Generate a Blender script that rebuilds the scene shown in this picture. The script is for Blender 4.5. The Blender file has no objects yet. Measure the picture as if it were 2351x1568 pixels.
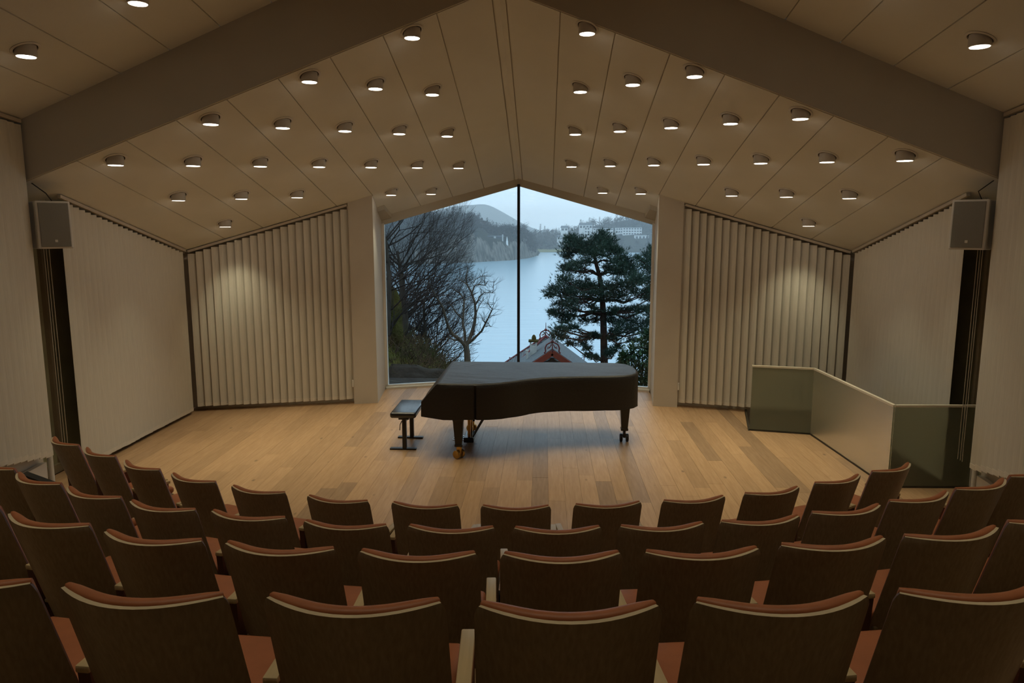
import bpy, bmesh, math, random
from mathutils import Vector, Matrix, Euler
R = random.Random(7)
S = bpy.context.scene
COL = S.collection
PI = math.pi

# ------------------------------------------------------------------ camera
CAM = Vector((0.489, 0.0, 2.953)); PIT, YAW, FPX = 0.1539, 0.0438, 1682.2
cd = bpy.data.cameras.new('camera'); cam = bpy.data.objects.new('camera', cd); COL.objects.link(cam)
cam.location = CAM; cam.rotation_euler = (PI/2 - PIT, 0.0, YAW)
cd.sensor_width = 36; cd.lens = FPX/2351*36; cd.clip_start = .05; cd.clip_end = 9000
S.camera = cam
RM = Euler((PI/2 - PIT, 0.0, YAW)).to_matrix()
def at(px, py, Y):                      # point of the place at distance Y that the photograph shows at (px, py)
    d = RM @ Vector(((px-1175.5)/FPX, (784-py)/FPX, -1.0))
    return CAM + d*(Y/d.y)

# ------------------------------------------------------------------ view, world, lights
S.view_settings.view_transform = 'Standard'; S.view_settings.look = 'None'
S.view_settings.exposure = 0.0; S.view_settings.gamma = 1.0
S.view_settings.use_curve_mapping = False
SKY = 1.38
SPOT_W, NEAR_W = 53.0, 40.0
WARM = (1.0, .92, .63)
LENS_STRENGTH = 9.0
HAZE = .00042
w = bpy.data.worlds.new('overcast_sky'); S.world = w; w.use_nodes = True
nt = w.node_tree; nt.nodes.clear()
o = nt.nodes.new('ShaderNodeOutputWorld'); bg = nt.nodes.new('ShaderNodeBackground')
tc = nt.nodes.new('ShaderNodeTexCoord'); nz = nt.nodes.new('ShaderNodeTexNoise'); rp = nt.nodes.new('ShaderNodeValToRGB')
mp = nt.nodes.new('ShaderNodeMapping'); mp.inputs['Scale'].default_value = (1, 1, 3)
nz.inputs['Scale'].default_value = 3.0; nz.inputs['Detail'].default_value = 5
rp.color_ramp.elements[0].position = .3; rp.color_ramp.elements[0].color = (.56, .77, .93, 1)
rp.color_ramp.elements[1].position = .7; rp.color_ramp.elements[1].color = (.75, .89, .98, 1)
nt.links.new(tc.outputs['Generated'], mp.inputs[0]); nt.links.new(mp.outputs[0], nz.inputs['Vector'])
S.cycles.volume_bounces = 1; S.cycles.max_bounces = 8
nt.links.new(nz.outputs['Fac'], rp.inputs[0]); nt.links.new(rp.outputs[0], bg.inputs[0])
bg.inputs[1].default_value = SKY; nt.links.new(bg.outputs[0], o.inputs[0])

# ------------------------------------------------------------------ helpers
def nodes(name):
    m = bpy.data.materials.new(name); m.use_nodes = True
    return m, m.node_tree, m.node_tree.nodes['Principled BSDF']
def mat(name, col, rough=.6, spec=.3, metal=0.0, var=.0, scale=8.0, stretch=(1, 1, 1), bump=0.0, bscale=60.0, col2=None, coord='Object', rnd=0.0, detail=4, bdist=.01):
    m, t, b = nodes(name)
    b.inputs['Base Color'].default_value = (*col, 1); b.inputs['Roughness'].default_value = rough
    b.inputs['Specular IOR Level'].default_value = spec; b.inputs['Metallic'].default_value = metal
    if var or col2 or bump or rnd:
        c = t.nodes.new('ShaderNodeTexCoord'); mp = t.nodes.new('ShaderNodeMapping'); mp.inputs['Scale'].default_value = stretch
        t.links.new(c.outputs[coord], mp.inputs[0])
    last = None
    if var or col2:
        n = t.nodes.new('ShaderNodeTexNoise'); n.inputs['Scale'].default_value = scale; n.inputs['Detail'].default_value = detail
        t.links.new(mp.outputs[0], n.inputs['Vector'])
        r = t.nodes.new('ShaderNodeValToRGB'); r.color_ramp.elements[0].position = .32; r.color_ramp.elements[1].position = .68
        c2 = col2 or tuple(x*(1-var) for x in col)
        r.color_ramp.elements[0].color = (*c2, 1); r.color_ramp.elements[1].color = (*col, 1)
        t.links.new(n.outputs['Fac'], r.inputs[0]); last = r.outputs[0]
    if rnd:
        oi = t.nodes.new('ShaderNodeObjectInfo'); hs = t.nodes.new('ShaderNodeHueSaturation')
        mr = t.nodes.new('ShaderNodeMapRange'); mr.inputs['To Min'].default_value = 1-rnd; mr.inputs['To Max'].default_value = 1+rnd*.6
        t.links.new(oi.outputs['Random'], mr.inputs[0]); t.links.new(mr.outputs[0], hs.inputs['Value'])
        if last: t.links.new(last, hs.inputs['Color'])
        else: hs.inputs['Color'].default_value = (*col, 1)
        last = hs.outputs[0]
    if last: t.links.new(last, b.inputs['Base Color'])
    if bump:
        n2 = t.nodes.new('ShaderNodeTexNoise'); n2.inputs['Scale'].default_value = bscale; n2.inputs['Detail'].default_value = 3
        t.links.new(mp.outputs[0], n2.inputs['Vector'])
        bp = t.nodes.new('ShaderNodeBump'); bp.inputs['Strength'].default_value = bump; bp.inputs['Distance'].default_value = bdist
        t.links.new(n2.outputs['Fac'], bp.inputs['Height']); t.links.new(bp.outputs[0], b.inputs['Normal'])
    return m

def tag(o, label=None, cat=None, group=None, kind=None):
    if label: o['label'] = label
    if cat: o['category'] = cat
    if group: o['group'] = group
    if kind: o['kind'] = kind
    return o
def empty(name, loc, rz=0.0):
    o = bpy.data.objects.new(name, None); COL.objects.link(o); o.location = loc; o.rotation_euler = (0, 0, rz)
    o.empty_display_size = .1
    return o
def rootloc(p):
    v = Vector((0, 0, 0))
    while p is not None: v += p.location; p = p.parent
    return v
class MB:                                # collects shapes, then links them as ONE mesh object
    def __init__(s): s.v = []; s.f = []; s.mi = []; s.cur = 0
    def add(s, vs, fs):
        n = len(s.v); s.v += [tuple(x) for x in vs]
        for f in fs: s.f.append(tuple(i+n for i in f)); s.mi.append(s.cur)
        return s
    def hexa(s, b, t):
        n = len(b); vs = list(b)+list(t)
        fs = [tuple(range(n-1, -1, -1)), tuple(range(n, 2*n))]
        fs += [(i, (i+1) % n, n+(i+1) % n, n+i) for i in range(n)]
        return s.add(vs, fs)
    def box(s, x0, x1, y0, y1, z0, z1):
        return s.hexa([(x0, y0, z0), (x1, y0, z0), (x1, y1, z0), (x0, y1, z0)], [(x0, y0, z1), (x1, y0, z1), (x1, y1, z1), (x0, y1, z1)])
    def prism(s, poly, z0, z1):          # poly of (x, y); z0, z1 numbers or functions of (x, y)
        g = lambda z, p: z(*p) if callable(z) else z
        return s.hexa([(*p, g(z0, p)) for p in poly], [(*p, g(z1, p)) for p in poly])
    def beam(s, a, b, wd, ht, up=(0, 0, 1)):     # rectangular bar from a to b
        a, b = Vector(a), Vector(b); d = (b-a).normalized(); u = Vector(up); x = d.cross(u).normalized(); u = x.cross(d)
        c = lambda p: [p-x*wd/2-u*ht/2, p+x*wd/2-u*ht/2, p+x*wd/2+u*ht/2, p-x*wd/2+u*ht/2]
        return s.hexa(c(a), c(b))
    def rbox(s, x0, x1, y0, y1, z0, z1, r, seg=3, M=None):
        bm = bmesh.new(); bmesh.ops.create_cube(bm, size=1)
        for v in bm.verts: v.co = Vector(((x0+x1)/2+v.co.x*(x1-x0), (y0+y1)/2+v.co.y*(y1-y0), (z0+z1)/2+v.co.z*(z1-z0)))
        bmesh.ops.bevel(bm, geom=bm.edges[:], offset=r, segments=seg, profile=.5, affect='EDGES')
        if M: bm.transform(M)
        bm.verts.index_update()
        s.add([v.co[:] for v in bm.verts], [[v.index for v in f.verts] for f in bm.faces]); bm.free(); return s
    def tube(s, pts, rad, n=6, cap=True):
        pts = [Vector(p) for p in pts]; L = len(pts)
        rad = rad if hasattr(rad, '__len__') else [rad]*L
        vs = []; ref = None
        for i, p in enumerate(pts):
            d = (pts[min(i+1, L-1)]-pts[max(i-1, 0)])
            d = d.normalized() if d.length > 1e-9 else Vector((0, 0, 1))
            if ref is None: ref = d.orthogonal().normalized()
            ref = (ref-d*ref.dot(d)); ref = ref.normalized() if ref.length > 1e-6 else d.orthogonal().normalized()
            q = d.cross(ref)
            vs += [p+(ref*math.cos(2*PI*k/n)+q*math.sin(2*PI*k/n))*rad[i] for k in range(n)]
        fs = [(i*n+k, i*n+(k+1) % n, (i+1)*n+(k+1) % n, (i+1)*n+k) for i in range(L-1) for k in range(n)]
        if cap: fs += [tuple(range(n-1, -1, -1)), tuple(range((L-1)*n, L*n))]
        return s.add(vs, fs)
    def lathe(s, prof, c=(0, 0, 0), n=20, M=None, closed=False):
        vs = [Vector((r*math.cos(2*PI*k/n), r*math.sin(2*PI*k/n), z)) for r, z in prof for k in range(n)]
        if M: vs = [M @ v for v in vs]
        vs = [v+Vector(c) for v in vs]; L = len(prof)
        fs = [(i*n+k, i*n+(k+1) % n, (i+1)*n+(k+1) % n, (i+1)*n+k) for i in range(L-1) for k in range(n)]
        if not closed: fs += [tuple(range(n-1, -1, -1)), tuple(range((L-1)*n, L*n))]
        else: fs += [((L-1)*n+k, (L-1)*n+(k+1) % n, (k+1) % n, k) for k in range(n)]
        return s.add(vs, fs)
    def mesh(s, name, mats, off=Vector((0, 0, 0)), smooth=False, crease=40):
        me = bpy.data.meshes.new(name)
        me.from_pydata([(a-off.x, b-off.y, c-off.z) for a, b, c in s.v], [], s.f)
        for m in (mats if isinstance(mats, (list, tuple)) else [mats]): me.materials.append(m)
        if any(s.mi): me.polygons.foreach_set('material_index', s.mi)
        if smooth:
            me.polygons.foreach_set('use_smooth', [True]*len(s.f)); 
            try: me.set_sharp_from_angle(angle=math.radians(crease))
            except Exception: pass
        me.update(); return me
    def build(s, name, mats, parent=None, smooth=False, origin=None):
        off = rootloc(parent) if parent else Vector(origin or (0, 0, 0))
        o = bpy.data.objects.new(name, s.mesh(name, mats, off, smooth)); COL.objects.link(o)
        if parent: o.parent = parent
        else: o.location = off
        return o
def link(name, me, parent, loc=(0, 0, 0), rz=0.0):
    o = bpy.data.objects.new(name, me); COL.objects.link(o); o.parent = parent; o.location = loc; o.rotation_euler = (0, 0, rz); return o
def copy_tree(o, parent=None):
    c = o.copy(); COL.objects.link(c); c.parent = parent
    for ch in list(o.children): copy_tree(ch, c)
    return c
def struct(o): o['kind'] = 'structure'; return o
ORD = ['', 'first', 'second', 'third', 'fourth', 'fifth', 'sixth', 'seventh', 'eighth', 'ninth', 'tenth', 'eleventh', 'twelfth', 'thirteenth', 'fourteenth']

# ------------------------------------------------------------------ materials
M_plank = mat('oak_plank', (.50, .315, .175), .42, .35, col2=(.42, .255, .132), scale=5, stretch=(9, .7, 1), rnd=.13, bump=.05, bscale=30, detail=7)
M_plankg = mat('grey_oak_plank', (.39, .25, .145), .42, .35, col2=(.31, .19, .105), scale=5, stretch=(9, .7, 1), rnd=.12, bump=.05, bscale=30, detail=7)
def knots(m):
    t = m.node_tree; b = t.nodes['Principled BSDF']; src = b.inputs['Base Color'].links[0].from_socket
    c = t.nodes.new('ShaderNodeTexCoord'); mp = t.nodes.new('ShaderNodeMapping'); mp.inputs['Scale'].default_value = (3.2, 1.5, 1)
    v = t.nodes.new('ShaderNodeTexVoronoi'); v.inputs['Scale'].default_value = 1.0; r = t.nodes.new('ShaderNodeMapRange'); r.inputs['From Min'].default_value = .02; r.inputs['From Max'].default_value = .075; r.inputs['To Min'].default_value = .45
    mx = t.nodes.new('ShaderNodeMixRGB'); mx.blend_type = 'MULTIPLY'; mx.inputs[0].default_value = 1
    t.links.new(c.outputs['Object'], mp.inputs[0]); t.links.new(mp.outputs[0], v.inputs['Vector']); t.links.new(v.outputs['Distance'], r.inputs[0]); t.links.new(src, mx.inputs[1]); t.links.new(r.outputs[0], mx.inputs[2]); t.links.new(mx.outputs[0], b.inputs['Base Color'])
knots(M_plank); knots(M_plankg)
M_joint = mat('dark_joint', (.10, .06, .034), .9, .1)
M_ceil = mat('ceiling_paint', (.77, .76, .70), .75, .2, var=.04, scale=2)
M_groove = mat('ceiling_groove', (.55, .52, .46), .9, .1)
M_beam = mat('beam_paint', (.53, .49, .41), .8, .15, var=.05, scale=2)
M_wall = mat('wall_paint', (.62, .565, .48), .7, .2, var=.04, scale=3)
M_white = mat('white_paint', (.74, .71, .66), .5, .3, var=.03, scale=5)
M_slat = mat('blind_fabric', (.70, .66, .57), .85, .15, var=.07, scale=90, stretch=(1, 1, .05), bump=.05, bscale=400)
M_hem = mat('blind_hem', (.76, .70, .60), .8, .15, var=.05, scale=60)
M_rail = mat('blind_rail', (.60, .53, .44), .5, .3, var=.03)
M_darkwall = mat('dark_brown_wall', (.30, .24, .16), .8, .2, var=.2, scale=3)  # walls and frames behind the side blinds, painted dark brown
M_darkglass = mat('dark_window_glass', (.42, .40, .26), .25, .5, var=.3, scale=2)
M_terr = mat('terrace_oak', (.46, .32, .19), .5, .3, col2=(.38, .25, .14), scale=4, stretch=(2, 8, 1))
M_kerb = mat('dark_kerb', (.06, .05, .035), .6, .2, var=.2)
M_veneer = mat('dark_veneer', (.35, .275, .185), .40, .35, col2=(.27, .205, .135), scale=6, stretch=(14, 14, .6), detail=6)
M_ply = mat('plywood_edge', (.62, .50, .34), .5, .3, var=.15, scale=40, stretch=(.3, .3, 6))
M_leather = mat('orange_leather', (.40, .130, .052), .45, .35, var=.16, scale=9, bump=.05, bscale=160)
M_arm = mat('light_beech', (.56, .42, .24), .42, .35, var=.14, scale=5, stretch=(12, 1, 8))
M_pale = mat('pale_handrail', (.74, .68, .56), .4, .4, var=.05, scale=10)
M_sidep = mat('reddish_side_panel', (.12, .045, .025), .5, .3, var=.2, scale=5, stretch=(6, 1, 1))
M_black = mat('black_metal', (.012, .012, .013), .38, .5, var=.2, scale=20)
M_gloss = mat('black_lacquer', (.010, .009, .009), .22, .5, var=.1)
M_blackleather = mat('black_leather', (.014, .014, .016), .24, .8, bump=.04, bscale=220, var=.1)
M_brass = mat('brass', (.62, .40, .13), .32, .5, 1.0, var=.2, scale=14)
M_chrome = mat('chrome', (.75, .75, .75), .18, .5, 1.0, var=.05)
M_can = mat('lamp_housing', (.56, .52, .46), .45, .4, var=.03)
M_gapshade = mat('lamp_gap_shade', (.05, .04, .03), .8, .1, var=.1)  # near-black colour stands in for shade round the lamp housing
M_grille = mat('speaker_grille', (.30, .29, .26), .7, .25, var=.25, scale=420, bump=.2, bscale=500)
M_mull = mat('mullion_steel', (.012, .018, .026), .35, .5, var=.1)
# cover cloth: woven, slightly glossy, with drag creases
M_cover = mat('piano_cover_cloth', (.021, .018, .016), .50, .5, var=.35, scale=26, stretch=(1, 7, 4), bump=.4, bscale=7, bdist=.014)
for n in M_cover.node_tree.nodes:
    if n.type == 'TEX_NOISE' and n.inputs['Scale'].default_value == 7:
        n.inputs['Detail'].default_value = 6; n.inputs['Distortion'].default_value = .6
def glass_mat(name, tint, frost=0.0):
    m, t, b = nodes(name); t.nodes.remove(b); out = t.nodes['Material Output']
    lw = t.nodes.new('ShaderNodeFresnel'); lw.inputs[0].default_value = 1.28
    tr = t.nodes.new('ShaderNodeBsdfTransparent'); tr.inputs[0].default_value = (*tint, 1)
    gl = t.nodes.new('ShaderNodeBsdfGlossy'); gl.inputs['Roughness'].default_value = .01
    mx = t.nodes.new('ShaderNodeMixShader'); t.links.new(lw.outputs[0], mx.inputs[0]); t.links.new(tr.outputs[0], mx.inputs[1]); t.links.new(gl.outputs[0], mx.inputs[2])
    t.links.new(mx.outputs[0], out.inputs[0]); return m
M_glass = glass_mat('clear_window_glass', (.955, .975, .985))
m, t, b = nodes('frosted_glass'); M_frost = m
b.inputs['Base Color'].default_value = (.46, .48, .38, 1); b.inputs['Roughness'].default_value = .30; b.inputs['Transmission Weight'].default_value = .80; b.inputs['IOR'].default_value = 1.2; b.inputs['Specular IOR Level'].default_value = .2
nn = t.nodes.new('ShaderNodeTexNoise'); nn.inputs['Scale'].default_value = 3
rr = t.nodes.new('ShaderNodeMapRange'); rr.inputs['To Min'].default_value = .30; rr.inputs['To Max'].default_value = .38
t.links.new(nn.outputs['Fac'], rr.inputs[0]); t.links.new(rr.outputs[0], b.inputs['Roughness'])
m, t, b = nodes('lamp_lens'); M_lens = m
b.inputs['Base Color'].default_value = (.8, .8, .8, 1); b.inputs['Emission Color'].default_value = (1, .88, .70, 1); b.inputs['Emission Strength'].default_value = LENS_STRENGTH

# ------------------------------------------------------------------ room geometry
def zc(x, y): return 7.319 - .3716*abs(x) - .2462*y            # stage ceiling
def zn(x, y): return 6.21 - .41*abs(x) - .028*(y-7.9)          # ceiling over the seats
YB = 7.9
def ywall(x): return 12.02 - .265*(abs(x)-2.70)                # line of the back blinds
def ybay(x): return 14.04 - .328*abs(x)                        # V-shaped glass line
def xnear(y): return 5.13 + .088*(y-7.9)                       # side walls beside the seats converge backwards

# --- floor of the stage: planks along the room
flo = MB()
flo.prism([(-5.6, 4.3), (5.6, 4.3), (5.6, 8.28), (4.47, 8.28), (4.34, 10.43), (3.51, 10.62), (3.71, 11.5), (3.85, 12.2), (2.46, 12.5), (2.6, 13.3), (0, 14.3), (-2.6, 13.3), (-2.46, 12.9), (-5.6, 12.6)], -.12, -.010)
floor = struct(flo.build('floor', M_joint, origin=(0, 9, -.12)))
pw = .186
for i in range(58):
    x0 = -5.40 + i*pw; x1 = x0+pw; xm = (x0+x1)/2
    if xm > 5.38: break
    ys = 11.7 - math.sqrt(max(7.12**2-xm*xm, 1)) - .05
    if abs(xm) < 2.45: ye = ybay(xm)+.02
    else: ye = ywall(xm)+.32
    if xm > 3.52: ye = 10.62-.228*(xm-3.52)
    if xm > 4.40: ye = 8.28
    y = ys - R.uniform(0, 1.4)
    while y < ye:
        L = R.choice((1.6, 1.9, 2.2, 2.4)); a, b_ = max(y, ys), min(y+L, ye)
        if b_-a > .08:
            g = .0008
            def yy(xv, yv, end):           # follow the slanting end of the floor
                if not end: return yv
                if 3.52 < xm <= 4.40: return yv-.228*(xv-xm)
                if abs(xm) >= 2.45: return yv-.265*(abs(xv)-abs(xm))
                return yv-.328*(abs(xv)-abs(xm))
            e = b_ >= ye-1e-6; q = g if not e else 0
            P = [(x0+g, a+g), (x1-g, a+g), (x1-g, yy(x1-g, b_-q, e)), (x0+g, yy(x0+g, b_-q, e))]
            m_ = M_plankg if R.random() < .10 else M_plank
            dz = R.uniform(-.0006, .0006)
            MB().prism(P, -.014, dz).build('floor_plank', m_, floor)
        y += L
kb = MB()
MB().prism([(3.530, 10.72), (3.700, 11.49), (3.82, 12.02), (3.530, 12.08)], -.014, 0).build('floor_plank', M_plank, floor)
for a, b_ in (((3.84, 12.0), (3.525, 10.63)), ((3.51, 10.63), (4.35, 10.44)), ((4.35, 10.44), (4.46, 8.26)), ((4.46, 8.26), (5.40, 8.28))):
    kb.beam((*a, -.25), (*b_, -.25), .03, .515)
kb.build('floor_edge', M_kerb, floor)
struct(MB().box(3.3, 5.7, 8.0, 12.9, -1.75, -1.65).build('floor_stairwell', M_terr, origin=(4.5, 10, -1.7)))
struct(MB().prism([(3.3, 12.7), (3.38, 12.7), (3.38, 8.0), (5.7, 8.0), (5.7, 7.9), (3.3, 7.9)], -1.7, -.13).build('wall_stairwell', M_wall, origin=(4, 9, -1)))

# --- seating terraces
def terrace(i, R0, R1, z, hw):
    n = 28; xs = [-hw+2*hw*k/n for k in range(n+1)]
    fy = lambda r, x: 11.7-math.sqrt(r*r-x*x)
    m_ = MB()
    poly = [(x, fy(R0, x)) for x in xs]
    back = [(x*.985, (fy(R1, x*.985) if R1 else -2.4)) for x in reversed(xs)]
    for k in range(n):
        a, b_ = poly[k], poly[k+1]; c, d = back[n-k-1], back[n-k]
        m_.prism([a, d, c, b_] if False else [d, c, b_, a], -.12, z)
    return struct(m_.build('floor_terrace', M_terr, origin=(0, fy(R0, 0), -.12)))
for i, (r0, r1, z, hw) in enumerate(((7.0, 8.02, .328, 5.0), (8.02, 9.02, .664, 4.82), (9.02, 10.02, .994, 4.74), (10.02, 11.02, 1.32, 4.6), (11.02, None, 1.65, 4.45))):
    terrace(i, r0, r1, z, hw)

# --- stage ceiling: backing slab, one panel object per strip
cb = MB(); G = .016
def cpoly(s):
    return [(0, YB+.05), (s*5.6, YB+.05), (s*5.6, 12.9), (s*3.2, 13.3), (s*2.7, 13.35), (0, 14.25)]
for s in (-1, 1):
    P = cpoly(s); P = P if s > 0 else P[::-1]
    cb.prism(P, lambda x, y: zc(x, y)+G, lambda x, y: zc(x, y)+G+.15)
ceiling = struct(cb.build('ceiling', M_groove, origin=(0, 10, 5)))
def panel(pts, zf, parent, th=.016):
    a = [(x, y, zf(x, y)) for x, y in pts]; b_ = [(x, y, zf(x, y)+th) for x, y in pts]
    return MB().hexa(a, b_).build('ceiling_panel', M_ceil, parent)
E = [.073+.5625*k for k in range(9)]+[5.45]
for s in (-1, 1):
    for k in range(9):
        a, b_ = E[k]+.006, E[k+1]-.006
        if k == 3: b_ = 2.318
        f = (lambda x: ybay(x)+.06) if k < 4 else (lambda x: ywall(x)+.14)
        pts = [(s*a, YB+.03), (s*b_, YB+.03), (s*b_, f(b_)), (s*a, f(a))]
        panel(pts if s > 0 else pts[::-1], zc, ceiling)
    pts = [(s*2.318, ywall(2.33)), (s*2.62, ywall(2.33)), (s*2.62, 13.3), (s*2.318, 13.34)]
    panel(pts if s > 0 else pts[::-1], zc, ceiling)
for s in (-1, 1):
    pts = [(s*.0, YB+.03), (s*.064, YB+.03), (s*.064, 14.1), (s*0, 14.1)]
    panel(pts if s > 0 else pts[::-1], zc, ceiling)
# --- ceiling over the seats
nb = MB()
for s in (-1, 1):
    P = [(0, -2.4), (s*5.3, -2.4), (s*5.6, YB-.01), (0, YB-.01)]; P = P if s > 0 else P[::-1]
    nb.prism(P, lambda x, y: zn(x, y)+G, lambda x, y: zn(x, y)+G+.15)
ceiling2 = struct(nb.build('ceiling_rear', M_groove, origin=(0, 4, 6)))
EN = [.123+.5545*k for k in range(10)]
for s in (-1, 1):
    for k in range(9):
        a, b_ = EN[k]+.006, EN[k+1]-.006
        if k == 8: b_ = 5.42
        sh = .080*10.2
        a0, b0 = max(a-sh, .02), max(b_-sh, .0)
        if b0 < .1:
            yk = YB-(b_-.03)/.080; pts = [(s*a, YB), (s*b_, YB), (s*.03, yk)]
            if a > .03:
                ya = YB-(a-.02)/.080; pts = [(s*a, YB), (s*b_, YB), (s*.03, yk), (s*.02, ya)]
        elif a-sh < .02:
            pts = [(s*a, YB), (s*b_, YB), (s*b0, -2.3), (s*.02, -2.3), (s*.02, YB-(a-.02)/.080)]
        else: pts = [(s*a, YB), (s*b_, YB), (s*b0, -2.3), (s*a0, -2.3)]
        pts = pts[::-1] if s > 0 else pts
        panel(pts, zn, ceiling2)
# --- the cross beam / bulkhead between the two ceilings
bm_ = MB()
for s in (-1, 1):
    f = lambda X, y, up: (s*X, y, (6.24-.41*X) if up else (5.3741-.3716*X))
    A = [f(0, YB, 0), f(5.32, YB, 0), f(5.32, YB, 1), f(0, YB, 1)]; B = [f(0, YB+.14, 0), f(5.32, YB+.14, 0), f(5.32, YB+.14, 1), f(0, YB+.14, 1)]
    if s > 0: bm_.hexa(A[::-1], B[::-1])
    else: bm_.hexa(A, B)
struct(bm_.build('beam', M_beam, origin=(0, YB, 4.5)))

# --- walls
def wallbox(name, pts, z0, z1, m_): 
    o = MB().prism(pts, z0, z1).build(name, m_, origin=(*pts[0], 0)); return struct(o)
for s, nm in ((-1, 'left'), (1, 'right')):
    fl = lambda P: P if s > 0 else [(x, y) for x, y in P][::-1]
    T = lambda pts: fl([(s*x, y) for x, y in pts])
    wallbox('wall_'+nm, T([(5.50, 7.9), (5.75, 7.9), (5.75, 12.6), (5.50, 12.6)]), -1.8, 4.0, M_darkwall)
    wallbox('wall_%s_rear' % nm, T([(xnear(-2.4)+.14, -2.4), (xnear(-2.4)+.4, -2.4), (5.6, 7.86), (xnear(7.86)+.14, 7.86)]), -.3, 5.6, M_wall)
    wallbox('wall_%s_return' % nm, T([(5.27, 7.84), (5.75, 7.84), (5.75, 7.90), (5.27, 7.90)]), -1.8, 4.5, M_wall)
    # back wall behind the slanting blinds, and the pier beside the bay
    wallbox('wall_back_'+nm, T([(2.66, ywall(2.66)+.16), (5.7, ywall(5.7)+.16), (5.7, ywall(5.7)+.42), (2.66, ywall(2.66)+.42)]), -1.8, 3.75, M_wall)
    wallbox('wall_pier_'+nm, T([(2.715, 11.995), (2.72, 12.45), (2.95, 13.25), (2.95, 13.6), (2.46, 13.6), (2.445, 13.25), (2.328, 12.075)]), -.1, 3.9, M_wall)
wallbox('wall_rear', [(-5, -2.5), (5, -2.5), (5, -2.35), (-5, -2.35)], -.3, 6.8, M_wall)
# dark side windows seen in the gap beside the stage blinds
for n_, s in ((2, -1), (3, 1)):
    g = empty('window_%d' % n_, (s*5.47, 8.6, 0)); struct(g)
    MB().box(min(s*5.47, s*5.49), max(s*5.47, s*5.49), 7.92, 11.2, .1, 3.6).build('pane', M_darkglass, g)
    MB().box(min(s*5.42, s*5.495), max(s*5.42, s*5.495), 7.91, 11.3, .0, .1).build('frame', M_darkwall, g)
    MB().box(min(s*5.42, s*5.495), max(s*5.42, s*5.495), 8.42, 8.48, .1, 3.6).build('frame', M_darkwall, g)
    c_ = MB()
    for yk in (8.17, 8.21, 8.26):
        c_.tube([(s*5.21, yk, .35), (s*5.21, yk, 3.28)], .0035, 5)
    c_.build('control_cord', M_rail, g)
    post = MB(); post.tube([(s*5.275, 8.02, 0), (s*5.275, 8.02, 4.0)], .030, 12)
    o_ = post.build('trim_%d' % (n_-1), M_white, origin=(s*5.275, 8.02, 0)); struct(o_)
    sk = MB().prism([(s*xnear(7.8)+s*.128, 7.84), (s*xnear(5.4)+s*.128, 5.4), (s*xnear(5.4)+s*.07, 5.4), (s*xnear(7.8)+s*.07, 7.84)][::s], -.0, .30)
    struct(sk.build('baseboard_'+('left' if s < 0 else 'right'), M_white, origin=(s*5.2, 7, 0)))

# --- bay window
win = struct(empty('window_1', (0, 13.6, 0)))
for s in (-1, 1):
    g0, g1 = Vector((0, ybay(0)+.02, 0)), Vector((s*2.45, ybay(2.45)+.02, 0)); d = (g1-g0).normalized(); nrm = Vector((-d.y, d.x, 0)); nrm = nrm if nrm.y > 0 else -nrm
    top = lambda p: 3.735 - (3.735-3.005)*abs(p.x)/2.44
    def slab(name, a, b_, off0, off1, z0, z1, m_):
        A = [a+nrm*off0, b_+nrm*off0, b_+nrm*off1, a+nrm*off1]
        lo = [(p.x, p.y, z0(p) if callable(z0) else z0) for p in A]; hi = [(p.x, p.y, z1(p) if callable(z1) else z1) for p in A]
        return (MB().hexa(lo, hi) if s > 0 else MB().hexa(lo[::-1], hi[::-1])).build(name, m_, win)
    slab('pane', g0+d*.02, g1, .0, .012, .03, top, M_glass)
    slab('sill', g0, g1, -.10, .05, .0, .030, M_white)
    slab('bottom_rail', g0+d*.02, g1, -.03, .05, .030, .062, M_white)
    slab('fascia', g0, g1, -.02, .06, lambda p: top(p)-.006, lambda p: zc(p.x, p.y)+.02, M_beam)
    slab('side_frame', g1-d*.045, g1+d*.02, -.03, .05, .03, lambda p: top(p)+.02, M_white)
    P = [(s*2.27, 12.72), (s*2.46, 12.70), (s*2.50, 13.22), (s*2.27, 13.28)]; P = P if s > 0 else P[::-1]
    MB().prism(P, lambda x, y: zc(x, y)-.075, zc).build('corner_box', M_beam, win)
MB().box(-.026, .026, 14.00, 14.09, .0, 3.76).build('mullion', M_mull, win)

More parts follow.
